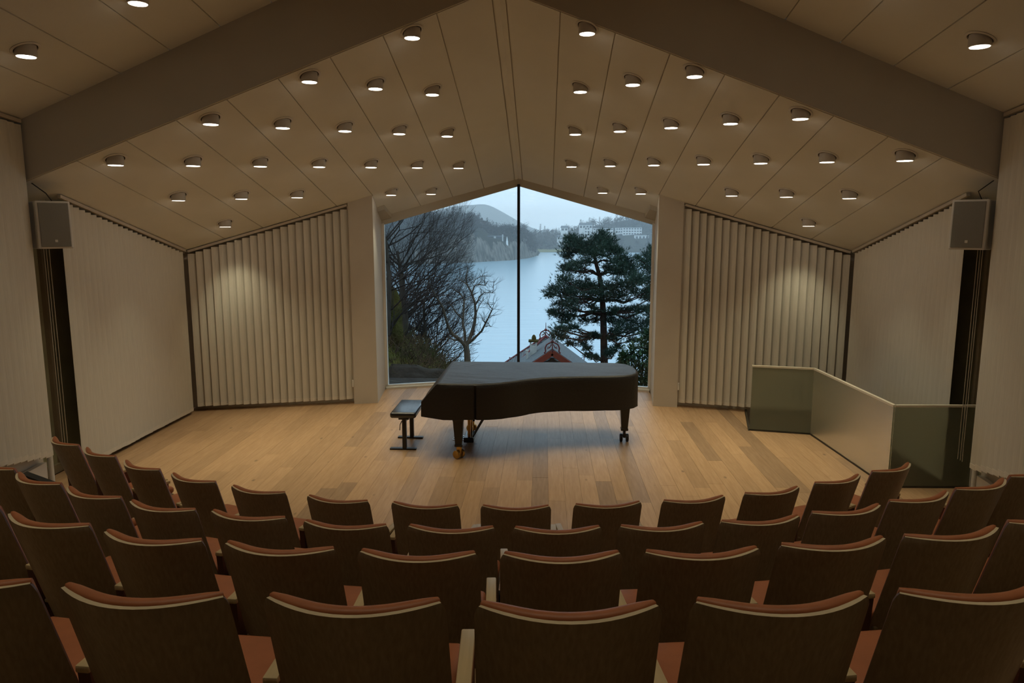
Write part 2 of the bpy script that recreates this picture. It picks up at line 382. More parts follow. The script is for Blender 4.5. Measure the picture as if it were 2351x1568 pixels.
# ------------------------------------------------------------------ vertical blinds: every slat a part
def slat_mb(p, ang, z0, z1, wd=.127, flip=1, sag=.010):
    m_ = MB(); n = 4; th = .0016
    ca, sa = math.cos(ang), math.sin(ang)
    def ring(off, z, wq=wd):
        out = []
        for k in range(n+1):
            u = (k/n-.5); lx = u*wq; ly = flip*sag*(1-4*u*u)+off
            out.append((p[0]+lx*ca-ly*sa, p[1]+lx*sa+ly*ca, z))
        return out
    for (o_, za, zb, mi) in ((th, z0+.055, z1, 0), (.004, z0, z0+.055, 1)):
        m_.cur = mi
        a, b_ = ring(0 if mi == 0 else -.0025, za), ring(o_, za); c, d = ring(0 if mi == 0 else -.0025, zb), ring(o_, zb)
        m_.hexa(a+b_[::-1], c+d[::-1])
    return m_
def blind(name, label, a, b_, spacing, tilt, z0, ztop, flip=1, rail_drop=.055, zb=None, sag=.010, jit=.03):
    a, b_ = Vector((*a, 0)), Vector((*b_, 0)); L = (b_-a).length; d = (b_-a)/L
    t = empty(name, (a.x, a.y, z0)); tag(t, label, 'blind')
    n = int(L/spacing); base = math.atan2(d.y, d.x)
    for k in range(n+1):
        p = a+d*(spacing*.5+k*spacing)
        if (p-a).length > L-.04: break
        hw = .055
        zt = min(ztop(*(p-d*hw).xy), ztop(*(p+d*hw).xy))-rail_drop-.012
        lo = zb(*p.xy) if zb else z0
        slat_mb(p, base+tilt+R.uniform(-jit, jit), lo+R.uniform(-.004, .004), zt, flip=flip, sag=sag).build('slat', [M_slat, M_hem], t)
    r_ = MB()
    za, zb_ = ztop(*a.xy)-.03, ztop(*b_.xy)-.03
    r_.beam((a.x, a.y, za), (b_.x, b_.y, zb_), .042, .036); r_.build('headrail', M_rail, t)
    ch = MB(); lo = lambda p: (zb(*p.xy) if zb else z0)
    ch.tube([(a.x, a.y, lo(a)+.035), (b_.x, b_.y, lo(b_)+.035)], .003, 4); ch.build('bottom_chain', M_rail, t)
    return t
def pull_cord(t, x, y, zt):
    c = MB(); c.tube([(x, y, .36), (x, y, zt)], .003, 5); co = c.build('control_cord', M_rail, t)
    MB().rbox(x-.012, x+.012, y-.012, y+.012, .30, .42, .005, 2).build('cord_weight', M_white, co)
for s, nm in ((-1, 'left'), (1, 'right')):
    blind('vertical_blind', 'closed pale vertical blind along the %s side wall of the stage' % nm, (s*5.13, 8.40), (s*5.13, 11.30), .113, .075*s, .05, zc, flip=s, sag=.004, jit=.012)
    tb = blind('vertical_blind', 'half tilted pale vertical blind on the back wall %s of the window' % nm, (s*5.12, ywall(5.12)), (s*2.735, ywall(2.735)), .118, -s*.42, .085, zc, flip=s)
    pull_cord(tb, s*2.72, ywall(2.72)-.045, zc(2.72, 12.0)-.04)
    blind('vertical_blind', 'pale vertical blind beside the seats at the far %s, before the beam' % nm, (s*xnear(7.86), 7.86), (s*xnear(5.6), 5.6), .113, s*.075, .36, zn, flip=-s, sag=.004, jit=.012,
          zb=lambda x, y: .37+.20*(7.86-y))

# ------------------------------------------------------------------ downlights
def lamp_proto(zf, s):
    e = 1e-3; sx = (zf(s*3+e, 8)-zf(s*3-e, 8))/(2*e); sy = (zf(s*3, 8+e)-zf(s*3, 8-e))/(2*e)
    nrm = Vector((-sx, -sy, 1)).normalized(); q = Vector((0, 0, 1)).rotation_difference(nrm).to_matrix()
    ring = MB().lathe([(.100, -.001), (.124, -.001), (.127, -.005), (.122, -.009), (.104, -.010)], n=28, M=q, closed=True).mesh('trim_ring', M_white, smooth=True)
    disc = MB().lathe([(.004, -.0015), (.104, -.0015), (.104, -.0035), (.004, -.0035)], n=24, M=q).mesh('shade_disc', M_gapshade)  # flat dark disc, painted shade of a lamp opening that is not cut
    can = MB().lathe([(.088, .030), (.090, -.064), (.089, -.070), (.079, -.072), (.076, -.064), (.070, -.054)], n=28).mesh('housing', M_can, smooth=True)
    len_ = MB().lathe([(.004, -.066), (.0765, -.066), (.0765, -.0750), (.004, -.0750)], n=24).mesh('lens', M_lens)
    return ring, disc, can, len_
spot_s = bpy.data.lights.new('stage_lamp', 'SPOT'); spot_s.energy = SPOT_W; spot_s.color = WARM; spot_s.spot_size = math.radians(72); spot_s.spot_blend = .9; spot_s.shadow_soft_size = .06
spot_n = spot_s.copy(); spot_n.energy = NEAR_W; spot_n.spot_size = math.radians(84)
def downlight(pos, protos, label, group, data, aim=0.0):
    t = empty('downlight', pos); tag(t, label, 'downlight', group)
    for nme, me in zip(('trim_ring', 'shade_disc', 'housing', 'lens'), protos): link(nme, me, t)
    l = bpy.data.objects.new('lamp', data); COL.objects.link(l); l.parent = t; l.location = (0, 0, -.080); l.rotation_euler = (aim, 0, 0)
rows = {7: (1, 2, 3, 4), 6: (2, 3, 4, 5), 5: (2, 3, 4, 5), 4: (3, 4), 3: (3, 4, 5), 2: (4, 5), 1: (4, 5, 6)}
for s, nm in ((-1, 'left'), (1, 'right')):
    pr = lamp_proto(zc, s)
    for i, js in rows.items():
        js = sorted(js, reverse=True)
        for r_, j in enumerate(js):
            off = .9164+(7-i)*.5625; y = 9.1405+1.37168*(j-1)-1.18493*off+(-.0455 if s > 0 else 0)
            downlight((s*off, y, zc(off, y)), pr, 'white downlight in the %s panel %s of the ceiling ridge, %s from the window' % (ORD[8-i+1], nm, ORD[r_+1]), 'downlights over the stage', spot_s, .30 if (i, j) == (1, 6) else 0.0)
    pr = lamp_proto(zn, s)
    for y, xs in ((6.68, (4.16, 3.10, 1.99)), (4.45, (3.45, 2.34, 1.23)), (2.2, (2.72, 1.6, .5))):  # both rear rows are out of view, added to light the seating
        for q, x in enumerate(xs):
            downlight((s*x, y, zn(x, y)), pr, 'white downlight over the seats, %s from the %s wall, %s row behind the beam' % (ORD[q+1], nm, ORD[{6.68: 1, 4.45: 2, 2.2: 3}[y]]), 'downlights over the seats', spot_n)

# ------------------------------------------------------------------ speakers
for s, nm in ((-1, 'left'), (1, 'right')):
    c = Vector((s*4.925, 7.98, 2.985)); t = empty('wall_speaker', (c.x, c.y, 2.73)); tag(t, 'white loudspeaker with grey grille hung high beside the %s stage blind' % nm, 'speaker')
    fd = Vector((CAM.x-c.x, CAM.y-c.y, 0)).normalized(); ang = math.atan2(fd.x, -fd.y)+(-s)*(.26)
    Mx = Matrix.Translation(c) @ Matrix.Rotation(ang, 4, 'Z') @ Matrix.Rotation(-.02, 4, 'X')
    MB().rbox(-.17, .17, 0, .27, -.26, .26, .012, 2, Mx).build('cabinet', M_white, t)
    MB().rbox(-.148, .148, -.008, .01, -.240, .240, .006, 2, Mx).build('grille', M_grille, t)
    MB().rbox(-.014, .014, -.012, -.006, -.190, -.162, .002, 1, Mx).build('badge', M_white, t)
    br = MB(); br.beam(Mx @ Vector((0, .26, .05)), Vector((s*5.50, 8.32, 3.03)), .05, .05); br.build('bracket', M_black, t)
    cb_ = MB(); cb_.tube([Mx @ Vector((.06, .2, .25)), Vector((s*5.02, 8.02, 3.33)), Vector((s*5.15, 7.99, 3.44)), Vector((s*5.25, 8.0, 3.5))], .006, 6); cb_.build('cable', M_black, t)

# ------------------------------------------------------------------ glass balustrade
PB = [Vector((3.525, 10.634, 0)), Vector((4.350, 10.442, 0)), Vector((4.452, 8.248, 0)), Vector((5.385, 8.285, 0))]
t = empty('glass_balustrade', (4.40, 9.4, 0)); tag(t, 'frosted glass balustrade with thin pale handrail around the stairwell at stage right', 'balustrade')
for k in range(3):
    a, b_ = PB[k], PB[k+1]; d = (b_-a).normalized()
    MB().beam((*(a+d*.006).xy, .488), (*(b_-d*.006).xy, .488), .014, .93).build('glass_panel', M_frost, t)
    MB().beam((*a.xy, .966), (*(b_+d*.01).xy, .966), .038, .024).build('handrail', M_pale, t)
    MB().beam((*a.xy, .012), (*b_.xy, .012), .022, .022).build('base_channel', M_kerb, t)
MB().box(5.375, 5.41, 8.268, 8.302, 0, .978).build('end_post', M_white, t)

t = empty('floor_box', (-4.70, 7.1, 0)); tag(t, 'low white box with a sloping dark lid on the floor by the far left blind', 'box')
MB().hexa([(-4.83, 7.0, 0), (-4.57, 7.0, 0), (-4.57, 7.05, 0), (-4.83, 7.05, 0)], [(-4.83, 7.0, .43), (-4.57, 7.0, .33), (-4.57, 7.05, .33), (-4.83, 7.05, .43)]).build('body', M_white, t)
MB().hexa([(-4.85, 6.98, .435), (-4.55, 6.98, .325), (-4.55, 7.07, .325), (-4.85, 7.07, .435)], [(-4.85, 6.98, .46), (-4.55, 6.98, .35), (-4.55, 7.07, .35), (-4.85, 7.07, .46)]).build('lid', M_black, t)

# ------------------------------------------------------------------ grand piano under its cover
pn = empty('grand_piano', (.3, 9.85, 0)); tag(pn, 'grand piano under a black cloth cover, standing in front of the big window', 'piano')
out = [(-.86, 9.055), (-.62, 9.035), (-.42, 9.03), (-.395, 9.031), (-.382, 9.031), (-.375, 9.031), (-.368, 9.031), (-.355, 9.032), (-.22, 9.06), (-.05, 9.125), (.12, 9.235), (.30, 9.37), (.48, 9.465), (.72, 9.535), (1.05, 9.585), (1.40, 9.63), (1.58, 9.665),
       (1.70, 9.735), (1.768, 9.845), (1.79, 10.0), (1.785, 10.2), (1.755, 10.40), (1.69, 10.53), (1.58, 10.605), (1.42, 10.63), (.9, 10.637), (.3, 10.64), (-.3, 10.64), (-.86, 10.64)]
def dens(P, step=.07):
    r_ = []
    for i in range(len(P)):
        a, b_ = Vector(P[i]), Vector(P[(i+1) % len(P)]); n = max(1, int((b_-a).length/step)); r_ += [a.lerp(b_, k/n) for k in range(n)]
    return r_
D = dens(out); N = len(D)
import mathutils
def nzv(p, sc): return mathutils.noise.noise(Vector(p)*sc)
def edge_n(i):
    a, b_ = D[i-1], D[(i+1) % N]; e = (b_-a).normalized(); return Vector((e.y, -e.x))
cv = MB(); vs = []; rings = []
levels = [(1.0, -.030), (.994, -.010), (.978, .001), (.93, .006), (.84, .008), (.75, .010), (.66, .012), (.58, .013), (.535, .014)]
for li, (z, o_) in enumerate(levels):
    rg = []
    for i, p in enumerate(D):
        kbd = p.x < -.8
        if kbd:
            f = 0 if z > .985 else (1.0 if z <= .755 else (1.0-z)/(1.0-.755)); 
            q = Vector((p.x-.205*f, p.y)); 
            if i and .0 < (p.y-9.055) < 1.58: pass
            n_ = Vector((-1, 0)) if 9.1 < p.y < 10.6 else edge_n(i)*.3
        else: q = p.copy(); n_ = edge_n(i)
        wv = nzv((p.x, p.y, z*.5), 3.0)*.020*max(0, (1-z))/.45 + nzv((p.x, p.y, z), 9)*.004
        cr = -.028*math.exp(-((p.x+.375)/.012)**2) if p.y < 9.3 and z < .97 else 0
        zz = z
        if z < .60: zz = z + nzv((p.x*1.0, p.y*1.0, 0), 2.2)*.018*(.60-z)/.065 + (.035*(.60-z)/.065 if kbd else 0) + (.02*max(0, p.x-1.3)*(.6-z)/.065)
        rg.append((q.x+n_.x*(o_+wv+cr), q.y+n_.y*(o_+wv+cr), zz))
    rings.append(rg)
vs = [p for r_ in rings for p in r_]; fs = []
for li in range(len(levels)-1):
    for i in range(N):
        a, b_ = li*N+i, li*N+(i+1) % N; fs.append((a+N, b_+N, b_, a))
cv.add(vs, fs)
# top sheet: rows of quads between the front and the back edge, rumpled a little
bmx = bmesh.new()
bv = [bmx.verts.new((*rings[0][i][:2], 1.0)) for i in range(N)]
bmx.faces.new(bv)
bmesh.ops.triangulate(bmx, faces=bmx.faces[:])
bmesh.ops.subdivide_edges(bmx, edges=[e for e in bmx.edges if e.calc_length() > .12], cuts=6, use_grid_fill=True)
bmx.verts.index_update()
bnd = {v for e in bmx.edges if e.is_boundary for v in e.verts}
for v in bmx.verts:
    if v not in bnd: v.co.z += nzv((v.co.x, v.co.y*5, 0), 2.4)*.008+nzv((v.co.x*.8, v.co.y*9, 4), 3.1)*.004
bmesh.ops.recalc_face_normals(bmx, faces=bmx.faces[:])
flipz = sum(f.normal.z for f in bmx.faces) < 0
cv.add([v.co[:] for v in bmx.verts], [[v.index for v in (reversed(f.verts) if flipz else f.verts)] for f in bmx.faces]); bmx.free()
cov = cv.build('cover', M_cover, pn, smooth=True)
# case underneath the cover
cs = MB(); ins = [p+edge_n(i)*-.045 for i, p in enumerate(D)]
cs.prism([(p.x, p.y) for p in ins], .60, .95); cs.build('case', M_gloss, pn)
MB().rbox(-1.02, -.80, 9.10, 10.58, .60, .72, .01, 2).build('keybed', M_gloss, pn)
def leg(x, y, rot, nm):
    l = MB()
    pr = [(.175, .60), (.170, .56), (.125, .525), (.115, .50), (.080, .22), (.078, .20), (.088, .19), (.088, .165), (.05, .155)]
    n = 4; vsl = []
    for wd, z in pr: vsl += [(x+sx*wd/2*1.15, y+sy*wd/2*1.15, z) for sx, sy in ((-1, -1), (1, -1), (1, 1), (-1, 1))]
    fl_ = [(i*4+k, (i+1)*4+k, (i+1)*4+(k+1) % 4, i*4+(k+1) % 4) for i in range(len(pr)-1) for k in range(4)]
    l.add(vsl, fl_+[(0, 1, 2, 3), tuple(range(len(vsl)-1, len(vsl)-5, -1))]); lo_ = l.build('leg', M_gloss, pn)
    c = MB(); Mr = Matrix.Translation((x, y, 0)) @ Matrix.Rotation(rot, 4, 'Z')
    c.rbox(-.018, .018, -.04, .03, .06, .16, .006, 2, Mr)
    for sx in (-1, 1):
        c.lathe([(.020, -.019), (.050, -.019), (.056, -.014), (.056, .014), (.050, .019), (.020, .019)], n=20, M=Mr @ Matrix.Translation((sx*.042, 0, .0565)) @ Matrix.Rotation(PI/2, 4, 'Y'))
    tag(c.build('caster', M_brass if nm else M_black, lo_, smooth=True))
leg(-.60, 9.13, .9, 1); leg(1.62, 9.98, 0.0, 0); leg(-.56, 10.40, 1.1, 1)
ly = MB()
lp = MB()
for dy in (-.12, .12): lp.rbox(-.545, -.505, 9.84+dy-.02, 9.84+dy+.02, .112, .62, .006, 2)
ly.rbox(-.60, -.46, 9.66, 10.02, .045, .115, .01, 2); lyo = ly.build('pedal_lyre', M_gloss, pn); lp.build('lyre_post', M_brass, lyo)
pd = MB()
for dy in (-.085, 0, .085): pd.rbox(-.76, -.58, 9.84+dy-.018, 9.84+dy+.018, .052, .066, .006, 2)
pd.build('pedal', M_chrome, lyo, smooth=True)
st = MB()
for dy in (-.1, .1): st.tube([(-.48, 9.84+dy, .10), (-.18, 9.84+dy*1.5, .62)], .010, 8)
st.build('lyre_brace', M_black, lyo)

# bench
bn = empty('piano_bench', (-1.37, 9.745, 0)); tag(bn, 'black padded piano bench on two T-shaped steel feet, left of the piano', 'bench')
MB().rbox(-1.545, -1.195, 9.36, 10.13, .455, .535, .032, 4).build('seat', M_blackleather, bn, smooth=True)
MB().box(-1.44, -1.30, 9.42, 10.07, .425, .456).build('seat_frame', M_black, bn)
for yk in (9.475, 10.02):
    MB().rbox(-1.4, -1.345, yk-.03, yk+.03, .02, .43, .006, 2).build('column', M_black, bn)
    MB().rbox(-1.572, -1.215, yk-.035, yk+.035, .0, .022, .004, 2).build('foot', M_black, bn)
MB().beam((-1.372, 9.5, .39), (-1.372, 10.0, .39), .03, .05).build('crossbar', M_black, bn)
MB().tube([(-1.40, 9.45, .40), (-1.42, 9.43, .36), (-1.425, 9.42, .28)], .006, 6).build('height_lever', M_black, bn)

# ------------------------------------------------------------------ theatre seats
TH = math.tan(math.radians(17.3)); ZT = .935
def backpt(u, z, off):                   # u -1..1 across, z height, off = distance in front of the rear face
    hw = .26; y0 = -.094*(1-u*u); n_ = Vector((-.188*u/hw, 1)).normalized()
    x = u*hw+n_.x*off; return Vector((x, y0+(ZT-z)*TH+n_.y*off, z))
def back_shell():
    m_ = MB(); n = 14; zs = [.30, .36, .5, .7, .86, .905, .925, .935]
    def wz(z): return 1.0 if z < .90 else 1.0-.05*((z-.90)/.035)**2
    th = .016; F = []; B = []
    for z in zs:
        F.append([backpt(-1+2*k/n, z, 0) * 1 for k in range(n+1)]); B.append([backpt(-1+2*k/n, z, th) for k in range(n+1)])
        sc = wz(z)
        for k in range(n+1): F[-1][k].x *= sc; B[-1][k].x *= sc
    nb_ = n+1; L = len(zs)
    vs = [p for r_ in F for p in r_]+[p for r_ in B for p in r_]; o_ = L*nb_
    rear = [(i*nb_+k, i*nb_+k+1, (i+1)*nb_+k+1, (i+1)*nb_+k) for i in range(L-1) for k in range(n)]
    front = [(o_+i*nb_+k, o_+(i+1)*nb_+k, o_+(i+1)*nb_+k+1, o_+i*nb_+k+1) for i in range(L-1) for k in range(n)]
    edge = [((L-1)*nb_+k, (L-1)*nb_+k+1, o_+(L-1)*nb_+k+1, o_+(L-1)*nb_+k) for k in range(n)]
    side = [(i*nb_, (i+1)*nb_, o_+(i+1)*nb_, o_+i*nb_) for i in range(L-1)]+[(i*nb_+n, o_+i*nb_+n, o_+(i+1)*nb_+n, (i+1)*nb_+n) for i in range(L-1)]
    bot = [(k, o_+k, o_+k+1, k+1) for k in range(n)]
    m_.add(vs, rear+front); m_.cur = 1; n0 = len(m_.f); m_.f += edge; m_.mi += [1]*len(edge); m_.f += side+bot; m_.mi += [2]*len(side+bot)
    return m_
def back_pad():
    m_ = MB(); n = 14; rows_ = [(.42, .016), (.42, .048), (.60, .066), (.82, .068), (.905, .066), (.931, .063), (.940, .056), (.943, .045), (.942, .028), (.932, .0165)]
    vs = []
    for z, o_ in rows_:
        for k in range(n+1):
            u = -1+2*k/n; p = backpt(u*.976, z, .016+(o_-.016)*(1-.45*abs(u)**7)); vs.append(p)
    nb_ = n+1; L = len(rows_)
    fs = [(i*nb_+k, (i+1)*nb_+k, (i+1)*nb_+k+1, i*nb_+k+1) for i in range(L-1) for k in range(n)]
    fs += [tuple(i*nb_ for i in range(L)), tuple(i*nb_+n for i in reversed(range(L)))]
    fs += [((L-1)*nb_+k, k, k+1, (L-1)*nb_+k+1) for k in range(n)]
    return m_.add(vs, fs)
def arm_mb(x):
    m_ = MB(); y0, y1 = .115, .445
    return m_.rbox(x-.024, x+.024, y0, y1, .586, .612, .006, 2)
def side_mb(x):
    m_ = MB(); pts = [(x, .17, 0), (x, .40, 0), (x, .425, .588), (x, .122, .588)]
    return m_.hexa([(a-.021, b_, c) for a, b_, c in pts], [(a+.021, b_, c) for a, b_, c in pts])
me_shell = back_shell().mesh('backrest_shell', [M_veneer, M_ply, M_sidep], smooth=True)
me_pad = back_pad().mesh('backrest_pad', M_leather, smooth=True, crease=85)
me_seat = MB().rbox(-.245, .245, .13, .555, .425, .490, .028, 3).mesh('seat', M_leather, smooth=True)
me_shellseat = MB().rbox(-.25, .25, .14, .535, .408, .426, .006, 2).mesh('seat_shell', M_veneer)
me_under = MB().box(-.30, .30, .24, .30, .30, .40).mesh('seat_beam', M_black)
def seat_proto(both):
    t = empty('theatre_seat', (0, 0, 0))
    link('backrest_shell', me_shell, t); link('backrest_pad', me_pad, t); link('seat', me_seat, t); link('seat_shell', me_shellseat, t); link('seat_beam', me_under, t)
    for x in ((-.296, .296) if both else (-.300,)):
        k = 'b' if both else 's'
        a_ = link('armrest', arm_mb(x).mesh('armrest', M_arm, smooth=True), t)
        link('side_panel', side_mb(x).mesh('side_panel', M_sidep), t)
    return t
ROWS = {
 'front': (0.0, [(-4.085, 6.586, -32), (-3.544, 6.26, -30), (-2.964, 5.916, -28), (-2.368, 5.621, -22.7), (-1.733, 5.383, -16), (-1.057, 5.214, -11), (-.38, 5.131, -5), (.292, 5.123, 2), (.973, 5.203, 8.8), (1.631, 5.331, 14), (2.273, 5.534, 20), (2.89, 5.825, 26.5), (3.463, 6.141, 30)]),
 'second': (.328, [(-3.47, 4.93, -27.5), (-2.953, 4.645, -24.8), (-2.413, 4.40, -20.5), (-1.855, 4.203, -15), (-1.268, 4.086, -10.5), (-.651, 3.979, -5), (-.033, 3.956, -.6), (.574, 3.972, 3.8), (1.178, 4.037, 8.2), (1.77, 4.152, 12.6), (2.339, 4.331, 17.8), (2.888, 4.564, 22.5), (3.416, 4.815, 26), (3.92, 5.10, 30)]),
 'third': (.664, [(-2.40, 3.37, -18), (-1.833, 3.17, -15), (-1.243, 3.008, -9.5), (-.642, 2.931, -5), (-.036, 2.896, -.2), (.571, 2.912, 3.8), (1.168, 2.969, 6.8), (1.76, 3.082, 11.4), (2.334, 3.211, 14.5), (2.89, 3.41, 18.5)]),
 'fourth': (.994, [(-1.245, 1.97, -8), (-.65, 1.901, -4), (-.036, 1.883, -.9), (.562, 1.877, 2.9), (1.159, 1.94, 6.8), (1.745, 2.03, 9.6)]),
}
rown = {'front': 'front row', 'second': 'second row', 'third': 'third row', 'fourth': 'nearest row'}
for rn, (z, L) in ROWS.items():
    proto = None
    for k, (x, y, a) in enumerate(L):
        if proto is None: proto = seat_proto(rn == 'front'); t = proto
        else: t = copy_tree(proto)
        t.location = (x, y, z); t.rotation_euler = (0, 0, math.radians(a))
        tag(t, 'dark veneer theatre seat with orange leather pads, %s, %s from the left' % (rown[rn], ORD[k+1]), 'chair', 'theatre seats in the %s' % rown[rn])
    if rn != 'front':
        link('armrest', arm_mb(.300).mesh('armrest', M_arm, smooth=True), t); link('side_panel', side_mb(.300).mesh('side_panel', M_sidep), t)

# ================================================================== outside the window
M_bark = mat('grey_bark', (.060, .052, .042), .9, .1, var=.4, scale=4, stretch=(3, 3, .7), bump=.3, bscale=20)
M_pbarkl = mat('pale_bark', (.125, .105, .080), .9, .1, var=.45, scale=4, stretch=(3, 3, .7), bump=.3, bscale=20)
M_twig = mat('dark_twigs', (.035, .030, .027), .9, .1, var=.3, scale=3)
M_moss = mat('moss', (.075, .078, .020), .95, .05, col2=(.034, .024, .014), scale=1.6, bump=.8, bscale=9, bdist=.1)
M_rock = mat('wet_rock', (.040, .034, .026), .8, .15, col2=(.014, .012, .009), scale=2.2, bump=.7, bscale=6, bdist=.1)
M_heath = mat('heather_brush', (.085, .055, .042), .95, .05, col2=(.05, .06, .018), scale=1.3)
M_grassb = mat('pale_grass', (.16, .15, .045), .9, .1, col2=(.07, .085, .02), scale=2)
M_needle = mat('pine_needles', (.034, .072, .050), .7, .2, col2=(.016, .036, .030), scale=1.2)
M_pbark = mat('pine_bark', (.052, .034, .028), .9, .1, var=.5, scale=3, stretch=(2, 2, .8), bump=.4, bscale=12)
M_rhodo = mat('rhododendron_leaves', (.050, .100, .045), .65, .15, col2=(.020, .045, .022), scale=3)
M_hill = mat('woodland_floor', (.030, .034, .022), .95, .05, col2=(.018, .020, .014), scale=.05)
M_slate = mat('grey_slate', (.125, .15, .165), .7, .15, var=.35, scale=5, stretch=(1, 1, 3))
M_redw = mat('red_boards', (.24, .045, .028), .6, .3, var=.2, scale=3)
M_redi = mat('red_iron', (.14, .030, .035), .5, .3, var=.1)
M_chim = mat('pale_chimney_render', (.55, .57, .55), .8, .2, var=.2, scale=3)
M_dark = mat('dark_gable_boards', (.035, .028, .026), .8, .2, var=.2)
M_house = mat('white_house_render', (.78, .82, .84), .7, .2, var=.05, scale=.3)
M_house2 = mat('grey_white_render', (.46, .48, .48), .7, .2, var=.1, scale=.3)
M_hwin = mat('far_window', (.05, .07, .09), .2, .5, var=.2)
M_hroof = mat('far_roof', (.12, .14, .16), .7, .2, var=.2, scale=.3)
M_cliff = mat('shore_cliff', (.19, .18, .155), .9, .1, col2=(.02, .022, .018), scale=.16, stretch=(2.6, 2.6, .5), detail=6)
M_field = mat('shore_field', (.20, .20, .09), .9, .1, var=.2, scale=.03)
M_fart = mat('far_bare_tree', (.045, .040, .036), .95, .05, var=.3, scale=.4)
M_farc = mat('far_conifer', (.014, .028, .024), .95, .05, var=.3, scale=.4)
# haze: real scattering volume over the lake
m, t_, b = nodes('lake_haze'); t_.nodes.remove(b); vsn = t_.nodes.new('ShaderNodeVolumeScatter'); vsn.inputs['Density'].default_value = HAZE; vsn.inputs['Color'].default_value = (.93, .97, 1, 1)
t_.links.new(vsn.outputs[0], t_.nodes['Material Output'].inputs['Volume']); M_haze = m
hz = MB().box(-2500, 2500, 70, 3600, -60, 75).build('haze', M_haze, origin=(0, 1500, 0)); tag(hz, 'thin blue mist over the lake and the far hills', 'haze', kind='stuff')

LAKE = -22.0
m, t_, b = nodes('lake_water'); M_water = m
b.inputs['Base Color'].default_value = (.32, .49, .60, 1); b.inputs['Roughness'].default_value = .20; b.inputs['IOR'].default_value = 1.33; b.inputs['Specular IOR Level'].default_value = .5
c = t_.nodes.new('ShaderNodeTexCoord'); mp_ = t_.nodes.new('ShaderNodeMapping'); mp_.inputs['Scale'].default_value = (.25, 1, 1); n_ = t_.nodes.new('ShaderNodeTexNoise'); n_.inputs['Scale'].default_value = .35; n_.inputs['Detail'].default_value = 4
bp_ = t_.nodes.new('ShaderNodeBump'); bp_.inputs['Strength'].default_value = .25; bp_.inputs['Distance'].default_value = .5
t_.links.new(c.outputs['Object'], mp_.inputs[0]); t_.links.new(mp_.outputs[0], n_.inputs['Vector']); t_.links.new(n_.outputs['Fac'], bp_.inputs['Height']); t_.links.new(bp_.outputs[0], b.inputs['Normal'])
struct(MB().box(-2400, 2400, 60, 3500, LAKE-.5, LAKE).build('lake', M_water, origin=(0, 700, LAKE)))

def hfield(name, m_, xs, ys, f, smooth=True):
    mb = MB(); nx, ny = len(xs), len(ys)
    mb.add([(x, y, f(x, y)) for y in ys for x in xs], [(j*nx+i, j*nx+i+1, (j+1)*nx+i+1, (j+1)*nx+i) for j in range(ny-1) for i in range(nx-1)])
    return mb.build(name, m_, smooth=smooth, origin=(xs[nx//2], ys[0], f(xs[nx//2], ys[0])))
def lin(a, b_, n): return [a+(b_-a)*k/n for k in range(n+1)]
def nz3(x, y, s): return mathutils.noise.noise(Vector((x*s, y*s, 3.7)))
def near_ground(x, y): return -.9-.30*(y-14.6)+.5*nz3(x, y, .2)*min(1, (y-14.6)/6) 
struct(hfield('hillside', M_heath, lin(-70, 70, 70), lin(14.62, 110, 50), near_ground))
# mossy bank left of the window
def bank(x, y):
    top = -.10-.74*max(0, x+3.4)-.30*max(0, y-20)
    if x < -3.2: top += .10*min(3, -3.2-x)
    fr = max(0, min(1, (y-16.2)/1.1)); fr = fr*fr*(3-2*fr)
    return -1.6+(top+1.6)*fr+.16*nz3(x, y, .9)+.10*nz3(x, y, 2.7)*fr
struct(hfield('mossy_bank', M_moss, lin(-9, 1.2, 70), lin(15.2, 27, 70), bank))
lg = MB().rbox(-6, -.9, 15.0, 15.7, -.9, -.30, .05, 2).build('stone_ledge', M_rock, origin=(-3, 15.3, -.9)); struct(lg)
def boulder(name, c, r, label, m_, sq=(1, 1, 1), seed=0):
    bm = bmesh.new(); bmesh.ops.create_icosphere(bm, subdivisions=4, radius=1)
    for v in bm.verts:
        d = v.co.normalized(); k = 1+.28*mathutils.noise.noise(d*1.6+Vector((seed, 0, 0)))+.10*mathutils.noise.noise(d*5+Vector((0, seed, 0)))
        v.co = Vector((d.x*r*sq[0], d.y*r*sq[1], d.z*r*sq[2]))*k
    bm.verts.index_update(); mb = MB().add([(v.co+Vector(c))[:] for v in bm.verts], [[v.index for v in f.verts] for f in bm.faces]); bm.free()
    return tag(mb.build(name, m_, smooth=True, origin=c), label, 'rock')
p = at(898, 738, 19); boulder('mossy_rock', p, .42, 'moss covered rock standing upright at the left edge of the window view', M_moss, (.75, .8, 2.0), 3)
p = at(955, 858, 17.2); boulder('boulder', (p.x, p.y, p.z-.25), .75, 'dark wet boulder at the foot of the mossy bank outside', M_rock, (1.6, .6, .62), 9)
